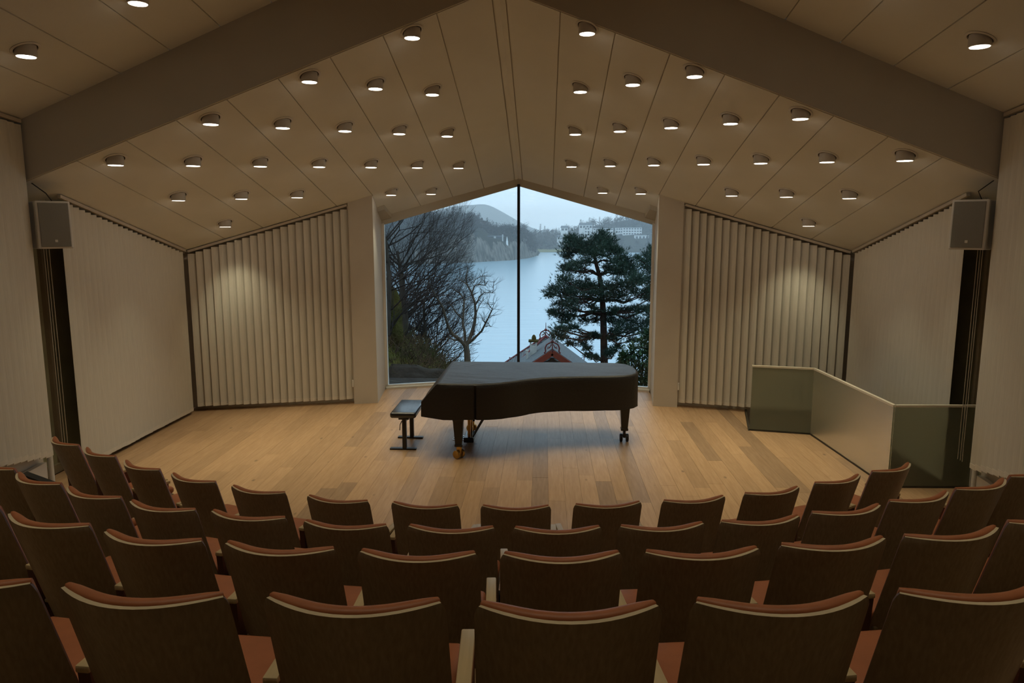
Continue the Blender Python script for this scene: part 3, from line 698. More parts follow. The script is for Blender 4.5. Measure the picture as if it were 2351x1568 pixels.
# brushwood and grass on the bank
br = MB()
for _ in range(3200):
    x = R.uniform(-6.3, -1.2); y = R.uniform(17.2, 24); z = bank(x, y); L = R.uniform(.25, .8); a = R.uniform(0, 2*PI); el = R.uniform(.15, 1.2)
    d = Vector((math.cos(a)*math.cos(el), math.sin(a)*math.cos(el), math.sin(el)))*L; k = Vector((R.uniform(-.1, .1), R.uniform(-.1, .1), R.uniform(-.1, .1)))
    b0 = Vector((x, y, z-.03)); br.tube([b0, b0+d*.5+k, b0+d], [.012, .008, .003], 3, False)
tag(br.build('brushwood', M_heath, origin=(-3.5, 19, -.5)), 'tangle of dead stems and heather on the mossy bank', 'brushwood', kind='stuff')
gr = MB()
for _ in range(4500):
    x = R.uniform(-6, -.2); y = R.uniform(16.3, 18.6) if R.random() < .7 else R.uniform(18.6, 23); z = bank(x, y); L = R.uniform(.08, .26); a = R.uniform(0, 2*PI); le = R.uniform(.2, .9)
    b0 = Vector((x, y, z-.02)); tp = b0+Vector((math.cos(a)*L*le, math.sin(a)*L*le-.04, L)); sd = Vector((-math.sin(a), math.cos(a), 0))*.009
    gr.add([b0-sd, b0+sd, tp], [(0, 1, 2)])
tag(gr.build('grass', M_grassb, origin=(-3, 17, -.5)), 'tufts of yellow green grass on the mossy bank', 'grass', kind='stuff')

# bare trees ---------------------------------------------------------
def twigs(mb, p, d, L, r, depth, spread=.6, up=.10, rr=R, lim=None):
    n = 3; pts = [p]; rad = [r]; q = p.copy(); dd = d.copy()
    for k in range(n):
        dd = (dd+Vector((rr.uniform(-1, 1), rr.uniform(-1, 1), rr.uniform(-1, 1)))*.22+Vector((0, 0, up))).normalized()
        if lim is not None and (q.x-CAM.x)/q.y > lim: break
        q = q+dd*L/n; pts.append(q.copy()); rad.append(r*(1-.45*(k+1)/n))
        if depth > 0 and k < n-1 and rr.random() < .8:
            s_ = dd.orthogonal(); s_.rotate(Matrix.Rotation(rr.uniform(0, 2*PI), 3, dd)); nd = (dd+s_.normalized()*spread*rr.uniform(.7, 1.4)).normalized()
            twigs(mb, q, nd, L*rr.uniform(.5, .8), rad[-1]*.62, depth-1, spread, up, rr, lim)
    if len(pts) < 2: return
    mb.tube(pts, rad, 5 if r > .03 else 3, False)
    if depth > 0 and len(pts) == n+1:
        for _ in range(2):
            s_ = dd.orthogonal(); s_.rotate(Matrix.Rotation(rr.uniform(0, 2*PI), 3, dd)); nd = (dd+s_.normalized()*spread*rr.uniform(.4, 1.0)).normalized()
            twigs(mb, q, nd, L*rr.uniform(.6, .85), rad[-1]*.75, depth-1, spread, up, rr, lim)
# the solitary pale-limbed tree, its limbs as seen
TY = 26.0
def tp(x, y, dy=0.0): return at(870+x/4.75, 560+y/4.75, TY+dy)
limbs = [([(968, 1500), (966, 1290), (960, 1180), (950, 1110)], .19, .15, 0),
 ([(950, 1120), (880, 1040), (800, 980), (755, 900), (720, 780), (690, 680), (640, 600), (580, 500), (540, 420)], .105, .03, -1.2),
 ([(880, 1050), (820, 1048), (750, 1015)], .06, .03, .6),
 ([(940, 1090), (935, 960), (915, 880), (920, 760), (930, 620), (900, 560), (860, 520), (800, 490)], .085, .02, .8),
 ([(915, 815), (850, 760), (790, 670), (740, 610)], .055, .02, 1.0), ([(930, 620), (980, 580), (1010, 580)], .03, .012, 1.2),
 ([(958, 1110), (1000, 1000), (1040, 880), (1055, 760), (1045, 640), (1010, 530), (960, 440), (950, 380), (970, 250)], .105, .02, .3),
 ([(960, 440), (900, 400), (860, 360)], .035, .015, .8), ([(1058, 660), (1100, 570), (1150, 530), (1260, 535)], .035, .014, -.6), ([(1243, 533), (1248, 470), (1252, 410)], .014, .008, -.9),
 ([(1015, 535), (1040, 460), (1090, 440), (1160, 455), (1190, 400)], .04, .012, -.4), ([(1030, 430), (1050, 390), (1110, 350), (1160, 350)], .025, .01, 0),
 ([(985, 1080), (1060, 1010), (1120, 950), (1165, 860), (1200, 790), (1235, 710), (1180, 640)], .07, .016, -1.0), ([(1165, 860), (1130, 830), (1125, 800)], .03, .012, -1.2),
 ([(1060, 760), (1090, 680), (1140, 600)], .035, .014, .5), ([(1235, 710), (1255, 660), (1245, 620)], .018, .007, -1.4), ([(1165, 905), (1200, 890), (1225, 905)], .02, .008, -1.2)]
base = tp(968, 1500); bt = empty('bare_tree', (base.x, base.y, base.z-.5)); tag(bt, 'solitary bare tree with pale twisting limbs in front of the lake', 'tree')
mt = MB(); tw = MB(); RT = random.Random(21)
for L, r0, r1, dyy in limbs:
    n = len(L); pts = [tp(x, y, dyy*k/(n-1)*1.2) for k, (x, y) in enumerate(L)]
    mt.tube(pts, [(r0+(r1-r0)*k/(n-1))*.68 for k in range(n)], 7)
    for k in range(1, n):
        a, b_ = pts[k-1], pts[k]
        if r0 > .15: continue
        for _ in range(3):
            q = a.lerp(b_, RT.random()); d = (b_-a).normalized(); s_ = Vector((RT.uniform(-1, 1), RT.uniform(-.6, .6), RT.uniform(-.3, 1))).normalized()
            twigs(tw, q, (d*.5+s_).normalized(), RT.uniform(.12, .30), .009, 2, .6, .08, RT)
mt.build('trunk', M_pbarkl, bt, smooth=True); tw.build('twigs', M_twig, bt)
# thicket of bare trees at the left
for k, (px, py, Y, H, lean, lab) in enumerate(((884, 800, 18.5, 4.6, .04, 'dark bare tree nearest the left window frame'), (925, 800, 23, 4.0, .08, 'thin bare tree second from the left window frame'),
        (968, 810, 30, 5.0, .05, 'bare tree rising behind the brushwood, left of the pale tree'), (905, 800, 33, 6.6, .04, 'tall bare tree with fine twigs behind the mossy rock'),
        (1000, 815, 34, 4.4, -.05, 'low bare tree close behind the pale tree'), (860, 780, 25, 6.0, .14, 'bare tree leaning into the window view from the left'),
        (945, 810, 40, 6.0, -.05, 'distant tall bare tree on the slope left of the lake'), (915, 790, 21, 4.4, .06, 'bare tree with long drooping twigs above the mossy rock'),
        (890, 790, 28, 6.6, .02, 'tall bare tree behind the left frame, its twigs reaching the roof line'), (985, 805, 27, 3.6, -.1, 'small bare tree crowding the left side of the pale tree'))):
    b0 = at(px, py, Y); g = near_ground(b0.x, b0.y) if Y > 27 else min(bank(b0.x, b0.y) if b0.x > -9 else -1, b0.z)
    RT = random.Random(100+k); mb = MB(); b0.z = min(b0.z, g)
    t = empty('bare_tree', (b0.x, b0.y, b0.z)); tag(t, lab, 'tree')
    tk = MB(); H2 = H+max(0, 2.95-.15*Y-b0.z)*.5; pts = [b0+Vector((lean*H2*.5*u+.10*math.sin(u*5+k), .1*math.sin(u*4), H2*u)) for u in (0, .15, .3, .45, .6)]
    pts[0].z -= .15
    tk.tube(pts, [.020*H2, .017*H2, .014*H2, .011*H2, .008*H2], 7)
    for q in range(1, 5):
        for _ in range(5 if q < 4 else 7):
            a = RT.uniform(0, 2*PI); d = Vector((math.cos(a), math.sin(a)*.6, RT.uniform(.2, 1.1))).normalized()
            twigs(mb, pts[q-1].lerp(pts[q], RT.random()), d, H2*RT.uniform(.20, .34), .0052*H2, 4 if q > 1 else 3, .55, .05, RT, -.098)
    tk.build('trunk', M_bark, t, smooth=True); mb.build('branches', M_twig, t)
# small shrub twigs right of the pale tree
RT = random.Random(55); b0 = at(1098, 845, 25); t = empty('bare_shrub', b0-Vector((0, 0, .6))); tag(t, 'small leafless shrub at the right foot of the pale tree', 'shrub'); mb = MB()
for _ in range(16):
    d = Vector((RT.uniform(-.5, .7), RT.uniform(-.3, .3), 1)).normalized(); twigs(mb, b0-Vector((0, 0, .5)), d, .27, .007, 3, .5, .05, RT)
mb.build('branches', M_twig, t)

# pine ---------------------------------------------------------------
def needles(mb, c, r, n, rr, sq=.62):
    for _ in range(n):
        v = Vector((rr.gauss(0, .62), rr.gauss(0, .62), rr.gauss(0, .62)))
        p = c+Vector((v.x*r, v.y*r, v.z*r*sq))
        d = (v*.5+Vector((rr.uniform(-.6, .6), rr.uniform(-.6, .6), .55+rr.uniform(-.3, .4)))).normalized()
        for _k in range(6):
            e = (d+Vector((rr.uniform(-1, 1), rr.uniform(-1, 1), rr.uniform(-1, 1)))*.65).normalized(); s_ = e.orthogonal(); s_.rotate(Matrix.Rotation(rr.uniform(0, 6.3), 3, e)); s_ = s_.normalized()*.012
            tpn = p+e*rr.uniform(.11, .25)
            mb.add([p-s_, p+s_, tpn], [(0, 1, 2)])
def pine(Y, trunk, r0, r1, cl, label, ox, oy, sc, dens_, seed, base_drop):
    rr = random.Random(seed); P = lambda x, y, dy=0: at(ox+x/sc, oy+y/sc, Y+dy)
    tr = [P(x, y) for x, y in trunk]; b0 = tr[0]-Vector((0, 0, base_drop)); tr = [b0]+tr
    t = empty('pine_tree', b0); tag(t, label, 'tree')
    tk = MB(); n = len(tr); tk.tube(tr, [r0*1.1]+[r0+(r1-r0)*k/(n-2) for k in range(n-1)], 10); tk.build('trunk', M_pbark, t, smooth=True)
    lb = MB(); nd = MB(); m_px = FPX/Y*sc
    for x, y, r in cl:
        dy = rr.uniform(-1, 1)*min(3.2, 1.0+abs(x-trunk[1][0])/m_px*.4); c = P(x, y, dy); rm = r/m_px
        needles(nd, c, rm*1.38, int(dens_*rm*rm)+95, rr)
        k = min(range(1, n), key=lambda i: abs(tr[i].z-(c.z-.18*(c-tr[i]).length))); a = tr[k]
        if (c-a).length > .7:
            mid = a.lerp(c, .5)+Vector((0, 0, -.10*(c-a).length+rr.uniform(-.1, .25)))
            rb = .018+.011*(c-a).length
            lb.tube([a, a.lerp(mid, .55)+Vector((0, 0, .12)), mid, mid.lerp(c, .6), c], [rb*1.3, rb*1.1, rb*.9, rb*.7, rb*.35], 5, False)
            for _ in range(5):
                q = mid.lerp(c, rr.random()); e = q+Vector((rr.uniform(-1, 1), rr.uniform(-1, 1), rr.uniform(-.3, .8)))*rm*.8; lb.tube([q, q.lerp(e, .5)+Vector((0, 0, .06)), e], [rb*.4, rb*.3, rb*.15], 3, False)
    lb.build('branches', M_pbark, t); o_ = nd.build('needles', M_needle, t); o_['kind'] = 'stuff'
CL = [(640, 175, 48), (630, 220, 62), (690, 240, 50), (330, 215, 48), (310, 260, 50), (420, 265, 66), (510, 285, 66), (620, 300, 76), (700, 320, 60), (775, 340, 48), (800, 355, 30), (290, 345, 52), (275, 400, 38), (390, 340, 60), (500, 360, 60), (570, 370, 60),
 (850, 420, 46), (895, 465, 50), (760, 450, 58), (830, 490, 55), (470, 460, 42), (350, 490, 48), (255, 520, 42), (420, 550, 46), (310, 540, 46), (880, 560, 70), (960, 600, 60), (780, 560, 52), (700, 520, 36), (930, 520, 45), (1000, 630, 45),
 (240, 630, 48), (130, 740, 52), (200, 750, 62), (300, 700, 66), (400, 710, 66), (470, 690, 55), (560, 720, 60), (700, 710, 66), (820, 690, 66), (930, 690, 52), (1030, 660, 40), (95, 790, 36), (750, 790, 76), (850, 810, 60), (660, 820, 56), (480, 780, 56), (560, 790, 40), (970, 760, 40), (1070, 800, 48), (1105, 760, 32), (350, 780, 45), (260, 800, 36), (1120, 840, 30),
 (210, 890, 46), (290, 890, 62), (400, 870, 50), (130, 975, 32), (190, 990, 50), (280, 1020, 52), (250, 1060, 45), (340, 960, 50), (530, 930, 40), (600, 980, 44), (820, 960, 46), (900, 950, 42), (1000, 945, 40), (1075, 960, 42), (1130, 935, 30), (740, 960, 40),
 (900, 1050, 56), (800, 1075, 54), (990, 1080, 58), (1050, 1130, 56), (850, 1140, 60), (950, 1160, 50), (720, 1060, 36), (460, 1060, 34), (200, 1150, 48), (175, 1215, 38), (270, 1150, 36), (1090, 1180, 32), (560, 1060, 34), (1110, 1080, 35), (760, 1170, 40), (350, 1130, 34),
 (450, 1235, 42), (430, 1290, 34), (310, 1300, 26), (560, 1215, 30), (760, 1250, 34), (940, 1265, 28), (740, 1370, 34), (700, 1400, 28), (500, 1420, 26), (560, 1440, 22), (800, 1330, 28), (480, 1350, 26), (230, 1230, 36)]
pine(38.0, [(660, 1490), (655, 1240), (650, 1000), (642, 860), (632, 740), (612, 600), (575, 470), (560, 400), (590, 310), (630, 220)], .20, .045, CL, 'large dark pine tree standing before the lake, right of the mullion', 1240, 500, 4.48, 1000, 5, 9.0)
pine(44.0, [(1290, 1500), (1285, 1000), (1270, 700), (1240, 500), (1230, 330)], .18, .04, [(1000, 415, 26), (1060, 460, 34), (1095, 395, 42), (1145, 320, 34), (1160, 380, 46), (1160, 450, 48), (1080, 510, 46), (1150, 550, 46), (1100, 640, 42), (1150, 680, 40), (1165, 600, 40), (1130, 740, 34), (1160, 800, 40), (1150, 930, 34), (1200, 420, 60), (1220, 600, 70), (1220, 800, 70), (1210, 1000, 60), (1160, 1020, 34)],
     'second pine half hidden behind the right window frame', 1240, 500, 4.48, 700, 8, 10.0)
# rhododendron
b0 = at(1476, 860, 19); t = empty('rhododendron_bush', (b0.x, b0.y, near_ground(b0.x, b0.y))); tag(t, 'broad leaved green rhododendron bush at the lower right of the window', 'bush')
lf = MB(); RT = random.Random(9); stm = MB()
for x, y, r in ((1452, 812, 18), (1475, 795, 18), (1490, 780, 18), (1440, 835, 16), (1470, 830, 22), (1492, 820, 22), (1460, 860, 22), (1485, 860, 24), (1490, 890, 24), (1500, 795, 20), (1470, 885, 20), (1510, 850, 26), (1430, 822, 9), (1500, 765, 12)):
    c = at(x, y, 19+RT.uniform(-.4, .4)); rm = r/FPX*19
    stm.tube([Vector((b0.x, b0.y, near_ground(b0.x, b0.y)-.1)), (Vector((b0.x, b0.y, b0.z-.6))+c)/2, c], [.03, .02, .008], 5)
    for _ in range(260):
        v = Vector((RT.gauss(0, .5), RT.gauss(0, .5), RT.gauss(0, .5)))*rm; p = c+v; d = (v+Vector((0, -.05, RT.uniform(-.1, .12)))).normalized(); d = (d+Vector((RT.uniform(-.5, .5), RT.uniform(-.5, .5), RT.uniform(-.4, .3)))).normalized(); s_ = d.cross(Vector((0, 0, 1))); s_ = (s_.normalized() if s_.length > .01 else Vector((1, 0, 0)))*.026; L = RT.uniform(.10, .16)
        lf.add([p, p+d*L*.45+s_, p+d*L, p+d*L*.45-s_], [(0, 1, 2, 3)])
stm.build('stems', M_bark, t); o_ = lf.build('leaves', M_rhodo, t); o_['kind'] = 'stuff'

# villa roof below ----------------------------------------------------
VY = 50.0
ap = at(1253, 772, VY); vl = empty('villa', (ap.x, VY, ap.z-9)); tag(vl, 'villa with grey slate roof, red gable and iron finials below the window', 'house')
hw, dr = 5.6, 4.65
rf = MB(); A = ap; q = [Vector((A.x-hw, VY-hw, A.z-dr)), Vector((A.x+hw, VY-hw, A.z-dr)), Vector((A.x+hw, VY+hw, A.z-dr)), Vector((A.x-hw, VY+hw, A.z-dr))]
rf.add([A]+q+[v-Vector((0, 0, .25)) for v in q], [(0, 1, 2), (0, 2, 3), (0, 3, 4), (0, 4, 1), (1, 5, 6, 2), (2, 6, 7, 3), (3, 7, 8, 4), (4, 8, 5, 1), (8, 7, 6, 5)]); rfo = rf.build('roof', M_slate, vl)
cr = MB()                                       # slate courses: real steps up the front and side slopes
for sx, sy in ((0, -1), (-1, 0), (1, 0)):
    for k in range(1, 26):
        u = k/26; c0 = Vector((A.x, VY, A.z)).lerp(q[0] if (sx, sy) != (1, 0) else q[1], u); c1 = Vector((A.x, VY, A.z)).lerp(q[1] if (sx, sy) == (0, -1) else (q[3] if sx < 0 else q[2]), u)
        off = Vector((sx*.02, sy*.02, .02)); cr.beam(c0+off, c1+off, .05, .025)
o_ = cr.build('slate_course', M_slate, rfo); o_['kind'] = 'stuff'
hp = MB()
for v in q: hp.tube([A+Vector((0, 0, .03)), v+Vector((0, 0, .03))], .085, 6)
hp.build('hip_trim', M_redi, rfo)
MB().box(A.x-hw+.6, A.x+hw-.6, VY-hw+.6, VY+hw-.6, A.z-11, A.z-dr-.1).build('wall', M_house, vl)
GP = at(1268, 804, VY-hw-1.2); gz = GP.z; gs = .68; gw = 3.2
gd = MB()
for s in (-1, 1):
    a0, b0 = Vector((GP.x, GP.y, gz)), Vector((GP.x+s*gw, GP.y, gz-gs*gw)); a1, b1 = a0+Vector((0, 5.2, 0)), b0+Vector((0, 3.8, 0)); up = Vector((0, 0, .10))
    L = [a0, b0, b1, a1] if s > 0 else [a1, b1, b0, a0]; gd.hexa(L, [v+up for v in L])
gd.build('gable_roof', M_slate, vl)
bg_ = MB()
for s in (-1, 1):
    a0, b0 = Vector((GP.x, GP.y-.08, gz-.14)), Vector((GP.x+s*gw, GP.y-.08, gz-.14-gs*gw)); bg_.beam(a0, b0, .10, .34)
bg_.build('bargeboard', M_redw, vl)
MB().hexa([(GP.x-gw+.3, GP.y+.1, gz-gs*gw-.4), (GP.x+gw-.3, GP.y+.1, gz-gs*gw-.4), (GP.x, GP.y+.1, gz-.5)], [(GP.x-gw+.3, GP.y+.3, gz-gs*gw-.4), (GP.x+gw-.3, GP.y+.3, gz-gs*gw-.4), (GP.x, GP.y+.3, gz-.5)]).build('gable_panel', M_dark, vl)
MB().box(GP.x-gw+.4, GP.x+gw-.4, GP.y+.1, GP.y+2, gz-9, gz-gs*gw-.35).build('wall', M_redw, vl)
def finial(p, h, sc):
    f = MB(); f.tube([p-Vector((0, 0, .2)), p+Vector((0, 0, h))], [.045, .018], 6); f.lathe([(.02, -.06), (.10, -.02), (.11, .03), (.03, .08)], c=p+Vector((0, 0, .46*sc)), n=8)
    for s in (-1, 1):
        pts = [p+Vector((s*sc*x, -.02, sc*z)) for x, z in ((.0, .42), (.16, .38), (.32, .28), (.40, .10), (.38, -.10), (.46, -.22))]; f.tube(pts, .035*sc+.01, 6)
        pts = [p+Vector((s*sc*x, -.02, sc*z)) for x, z in ((.05, .30), (.16, .10), (.28, .04), (.24, .16), (.17, .12))]; f.tube(pts, .022*sc+.008, 6)
    f.build('finial', M_redi, vl)
finial(A, .95, 1.0); finial(Vector((GP.x, GP.y-.05, gz+.05)), .90, 1.05)
for px, s in ((1170, -1), (1341, 1)):
    u = at(px, 826, VY+3.2); f = MB(); f.tube([u+Vector((0, 0, -.35)), u+Vector((0, 0, .2)), u+Vector((-s*.25, 0, .12)), u+Vector((-s*.35, 0, -.05)), u+Vector((-s*.15, 0, -.12)), u+Vector((-s*.12, 0, .02))], .035, 6); f.build('eave_scroll', M_redi, vl)
c = at(1224.5, 820, VY-3.9); ch = MB().box(c.x-.21, c.x+.21, c.y-.25, c.y+.25, c.z-2.2, c.z+.78).build('chimney', M_chim, vl)
cl_ = MB(); 
for sx in (-1, 1): cl_.box(c.x+sx*.18-.05, c.x+sx*.18+.05, c.y-.22, c.y+.22, c.z+.78, c.z+1.0)
cl_.build('cap_support', M_chim, ch)
MB().rbox(c.x-.31, c.x+.31, c.y-.30, c.y+.30, c.z+1.0, c.z+1.12, .03, 2).build('cap_slab', M_moss, ch)
MB().lathe([(.13, 0), (.15, .12), (.10, .27), (.02, .34)], c=(c.x+.03, c.y, c.z+1.12), n=8).build('cap_stone', M_moss, ch)
c = at(1210, 825, VY-4.4); ch = MB().box(c.x-.075, c.x+.075, c.y-.08, c.y+.08, c.z-2.2, c.z+.55).build('chimney', M_chim, vl)
MB().box(c.x-.10, c.x+.10, c.y-.10, c.y+.10, c.z+.55, c.z+.60).build('chimney_cap', M_chim, ch)

# far shore -----------------------------------------------------------
def interp(P, x):
    for (a, fa), (b_, fb) in zip(P, P[1:]):
        if x <= b_: return fa+(fb-fa)*(x-a)/(b_-a) if x >= a else P[0][1]
    return P[-1][1]
def Xat(px, Y): return at(px, 524, Y).x
# headland on the left: shore distance and ground crest along X
H0 = [(-420, 490), (-104, 500), (-80, 508), (-50, 540), (-23, 578), (-12, 620), (-6, 660), (10, 700)]
def head_top(x): return interp([(-420, 14), (-115, 4), (-80, 5), (-53, 5), (-44, -2.5), (-30, -4), (-23, -3), (-16, -5), (-11, -13), (-6, -21), (-3, -23), (60, -23)], x)
def head(x, y):
    sh = interp(H0, x)+3.5*nz3(x, 0, .13)+2*nz3(x, 9, .37); k = max(0, min(1, (y-sh)/34)); k2 = max(0, min(1, (y-sh)/9))
    cliff = interp([(-95, .1), (-58, .8), (-40, .95), (-16, .9), (-9, .4), (0, .2)], x)
    return LAKE-1+(head_top(x)-LAKE+1)*((1-cliff)*k**.8+cliff*min(1, k2**.7*.72+k*.28))+1.2*nz3(x, y, .09)*k2
struct(hfield('headland', M_cliff, lin(-300, 40, 220), lin(480, 760, 60), head))
hm = bpy.data.objects['headland']; hm.data.materials.append(M_hill)
for pl in hm.data.polygons:
    if pl.normal.z > .58: pl.material_index = 1
# right shore and slope
def rs(x, y):
    sh = 757-.05*(x-60); k = max(0, y-sh)
    top = interp([(-260, -2), (-60, -3), (-20, -6), (8, -9), (24, -8), (48, -1), (89, 6), (119, 11), (149, 16), (220, 25), (600, 45)], x)
    return LAKE-1+min(1, k/6)*2.6+max(0, min(1, (k-14)/210))**1.5*(top-LAKE)+1.0*nz3(x, y, .03)*min(1, k/30)
struct(hfield('far_hillside', M_hill, lin(-260, 620, 110), lin(735, 1150, 60), rs))
hm = bpy.data.objects['far_hillside']; hm.data.materials.append(M_field)
for pl in hm.data.polygons:
    cc = pl.center+hm.location
    if 763 < cc.y < 792 and -25 < cc.x < 42: pl.material_index = 1
# misty mountain
mp_ = at(1105, 468, 2600)
def mount(x, y):
    d = (x-mp_.x); h = (mp_.z-LAKE)*math.exp(-abs(d/(150 if d > 0 else 330))**1.9)*math.exp(-((y-2600)/260)**2); return LAKE-2+h+6*nz3(x, y, .012)*min(1, h/30)
struct(hfield('mountain', M_hill, lin(-900, 420, 90), lin(2150, 3100, 40), mount))

def far_tree_mesh(kind, seed):
    rr = random.Random(seed); mb = MB(); H = 1.0
    mb.tube([(0, 0, -.15), (0, 0, .5), (0, 0, .95)], [.022, .016, .004], 4, False); mb.cur = 1
    if kind == 'c':
        for k in range(150):
            z = rr.uniform(.12, 1.0); rmax = .20*(1.02-z)**.8; a = rr.uniform(0, 6.3); r = rmax*math.sqrt(rr.random()); p = Vector((r*math.cos(a), r*math.sin(a), z)); d = Vector((math.cos(a), math.sin(a), -.25))*.09; s_ = Vector((-math.sin(a), math.cos(a), 0))*.028
            mb.add([p-s_, p+s_, p+d], [(0, 1, 2)])
    else:
        for k in range(320):
            v = Vector((rr.gauss(0, .13), rr.gauss(0, .13), rr.gauss(.62, .17)))
            d = Vector((v.x*1.2, v.y*1.2, .12+abs(rr.gauss(0, .08)))).normalized()*rr.uniform(.08, .17); s_ = Vector((rr.uniform(-1, 1), rr.uniform(-1, 1), rr.uniform(-.3, .3)))*.017
            mb.add([v-s_, v+s_, v+d], [(0, 1, 2)])
    return mb.mesh('far_tree', [M_bark, M_farc if kind == 'c' else M_fart])
t0_x = at(1135, 550, 577).x
FT = [far_tree_mesh('c', k) for k in range(3)]; FB = [far_tree_mesh('b', 10+k) for k in range(4)]
RT = random.Random(77)
def plant(x, y, z, h, con, label, group):
    o_ = bpy.data.objects.new('far_conifer' if con else 'far_tree', RT.choice(FT if con else FB)); COL.objects.link(o_)
    o_.location = (x, y, z-.2); o_.scale = (h*RT.uniform(1.1, 1.6),)*2+(h,); o_.rotation_euler = (0, 0, RT.uniform(0, 6.3)); tag(o_, label, 'tree', group)
n = 0
PT = []
HOUSES = [(1345, 521, 890, 30, 9, 'low white house at the left end of the far slope', False, 4),
 (1296, 527, 880, 16, 8, 'small white house lowest left on the far slope', False, 2),
 (1348, 532, 880, 12, 20, 'tall narrow white building on the far slope behind the pine top', True, 2, 3),
 (1385, 530, 905, 46, 12, 'long white apartment block with window band right of the pine top', True, 8, 2),
 (1422, 529, 910, 16, 12, 'white cube house between the two long blocks', True, 3, 2),
 (1452, 531, 900, 44, 17, 'large pale block with rows of windows at the right of the far slope', True, 7, 3),
 (1474, 545, 870, 32, 10, 'white flat roofed house below the large pale block', True, 4),
 (1452, 564, 850, 36, 6, 'low white boathouse row by the far shore', False, 5),
 (1490, 566, 850, 18, 7, 'small white house by the far shore near the right frame', False, 3),
 (1285, 548, 860, 12, 6, 'pale cottage by the shore field left of the pine', False, 2)]
HX = [(at(h[0], 524, h[2]).x, h[2], h[3]/FPX*h[2]*.5) for h in HOUSES]
def clear(x, y): return not any(abs(x-a) < c_+2.5 and b_-38 < y < b_+12 for a, b_, c_ in HX)
def thicket(label, xr, ny_, zf_, cnt, seed, ok):
    rr = random.Random(seed); mb = MB(); k = 0
    while k < cnt:
        x = rr.uniform(*xr); y = ny_(x, rr); z = zf_(x, y)
        if not ok(x, y, z): continue
        c = Vector((x, y, z+rr.random()**1.6*6.5)); L = rr.uniform(.8, 2.4); v = [Vector((rr.uniform(-1, 1), rr.uniform(-1, 1), rr.uniform(-1, 1)))*L for _ in range(3)]
        mb.add([c+q for q in v], [(0, 1, 2)]); k += 1
    tag(mb.build('undergrowth', M_fart, origin=(sum(xr)/2, ny_(sum(xr)/2, rr), LAKE)), label, 'undergrowth', kind='stuff')
thicket('dark undergrowth and brush covering the wooded headland', (-190, -7), lambda x, r_: interp(H0, x)+r_.uniform(5, 95), head, 9000, 5, lambda x, y, z: z > LAKE+3 and not (-50 < x < -14 and y < interp(H0, x)+12) and not (abs(x-t0_x) < 12 and y < 594))
thicket('dark woodland brush between the houses on the far slope', (-15, 320), lambda x, r_: 782-.05*(x-60)+r_.uniform(0, 290), rs, 9000, 6, lambda x, y, z: clear(x, y))
while n < 135:
    x = RT.uniform(-150, -8); y = interp(H0, x)+RT.uniform(3, 80)**1.0
    z = head(x, y)
    if z < LAKE+1.5: continue
    if abs(x-t0_x) < 12 and y < 596: continue
    if -56 < x < -14 and y < interp(H0, x)+9: continue
    if any((x-a)**2+(y-b_)**2 < 52 for a, b_ in PT): continue
    PT.append((x, y)); con = RT.random() < .30
    h = RT.uniform(9, 15) if con else RT.uniform(7, 12); dsh = y-interp(H0, x)
    lab = 'hazy %s %s %s on the headland, %s the columned house' % ('tall' if h > (12 if con else 9.5) else 'low', 'conifer' if con else 'bare tree', 'by the shore' if dsh < 22 else 'halfway up' if dsh < 50 else 'on the crest', 'far left of' if x < t0_x-45 else 'left of' if x < t0_x-10 else 'right of' if x > t0_x+10 else 'around')
    plant(x, y, z, h, con, lab, 'trees on the headland'); n += 1
n = 0
while n < 175:
    x = RT.uniform(-10, 300); y = 760-.05*(x-60)+RT.uniform(30, 260); z = rs(x, y)
    if not clear(x, y): continue
    if any((x-a)**2+(y-b_)**2 < 100 for a, b_ in PT): continue
    PT.append((x, y)); con = RT.random() < .35
    h = RT.uniform(10, 16) if con else RT.uniform(8, 13); px_ = 1250+(x-.49)/y*FPX
    lab = 'hazy %s %s %s the far slope, %s the large pine' % ('tall' if h > (13 if con else 10.5) else 'low', 'conifer' if con else 'bare tree', 'low down on' if y < 820 else 'halfway up' if y < 930 else 'along the ridge of', 'left of' if px_ < 1290 else 'behind' if px_ < 1470 else 'right of')
    plant(x, y, z, h, con, lab, 'trees on the far slope'); n += 1

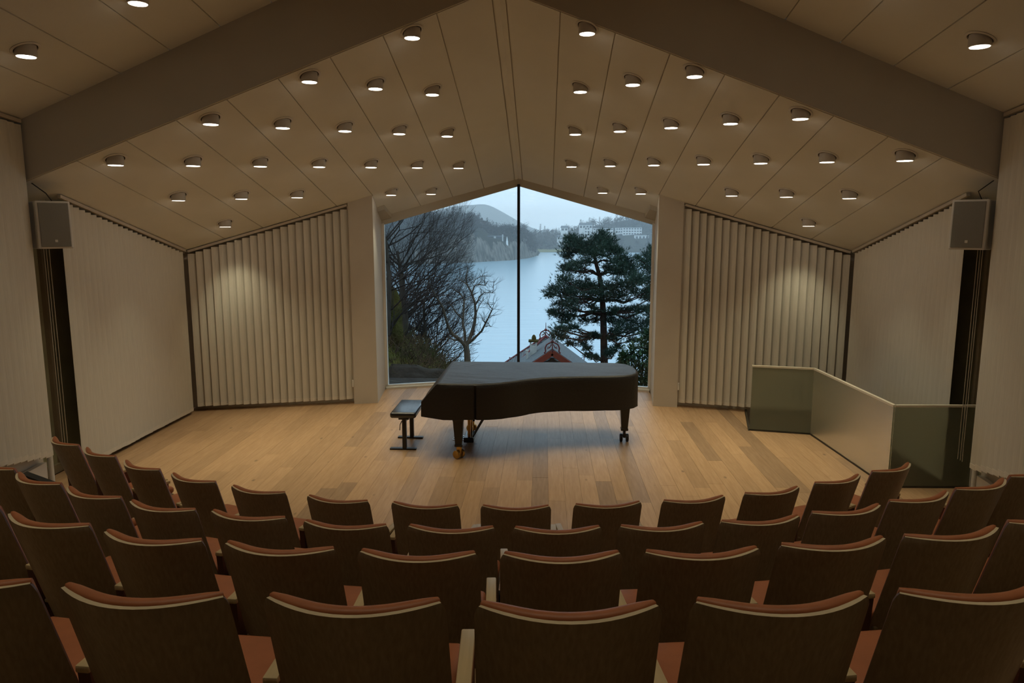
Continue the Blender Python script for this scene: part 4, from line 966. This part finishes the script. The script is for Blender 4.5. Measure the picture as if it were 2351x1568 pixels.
def house(px, py, Y, wpx, hpx, label, flat=True, nwin=4, rows_=1, depth=10):
    a = at(px-wpx/2, py+hpx/2, Y); b_ = at(px+wpx/2, py-hpx/2, Y); t = empty('far_house', ((a.x+b_.x)/2, Y, a.z-6)); tag(t, label, 'house')
    MB().box(a.x, b_.x, Y, Y+depth, a.z-6, b_.z).build('wall', M_house, t)
    h = b_.z-a.z; W = b_.x-a.x
    if flat: MB().box(a.x-.3, b_.x+.3, Y-.4, Y+depth+.3, b_.z, b_.z+.35).build('roof', M_hroof, t)
    else:
        mb = MB(); mb.hexa([(a.x-.5, Y-.5, b_.z), (b_.x+.5, Y-.5, b_.z), (b_.x+.5, Y+depth+.5, b_.z), (a.x-.5, Y+depth+.5, b_.z)], [(a.x+.2, Y+depth*.45, b_.z+2.4), (b_.x-.2, Y+depth*.45, b_.z+2.4), (b_.x-.2, Y+depth*.55, b_.z+2.4), (a.x+.2, Y+depth*.55, b_.z+2.4)]); mb.build('roof', M_hroof, t)
    for r_ in range(rows_):
        for k in range(nwin):
            x = a.x+W*(k+.5)/nwin; z = a.z+h*(r_+.5)/rows_; MB().box(x-W/nwin*.32, x+W/nwin*.32, Y-.08, Y+.1, z-h/rows_*.26, z+h/rows_*.26).build('window', M_hwin, t)
for h_ in HOUSES: house(*h_)
# house with columns on the headland
t0 = at(1130, 551, 577); t = empty('headland_house', (t0.x, 577, t0.z-4)); tag(t, 'grey modern house with white columns on the headland', 'house')
a = at(1113, 553, 577); b_ = at(1156, 540, 577)
MB().box(a.x, b_.x-1.5, 579, 589, a.z-5, b_.z-1.2).build('wall', M_hwin, t)
MB().box(a.x-.5, b_.x, 577.5, 590, b_.z-1.2, b_.z-.4).build('roof', M_hroof, t)
for px, wd in ((1136, 1.6), (1154, 1.0)):
    c = at(px, 546, 577); MB().box(c.x-wd/2, c.x+wd/2, 577, 578, a.z-5, b_.z+(.6 if px > 1140 else -.9)).build('column', M_house2, t)
MB().box(at(1119, 0, 577).x, at(1131, 0, 577).x, 577.6, 579, a.z-4, a.z+2.2).build('terrace_wall', M_house2, t)
c = at(1164, 552, 577); sb = MB().lathe([(.9, -6), (.8, -.5), (.5, 0), (.45, 1.2), (.2, 2.2), (.3, 2.5), (.1, 2.9)], c=c, n=8).build('statue', M_house, origin=(c.x, c.y, c.z-6)); tag(sb, 'small white statue on the headland lawn beside the columned house', 'statue')
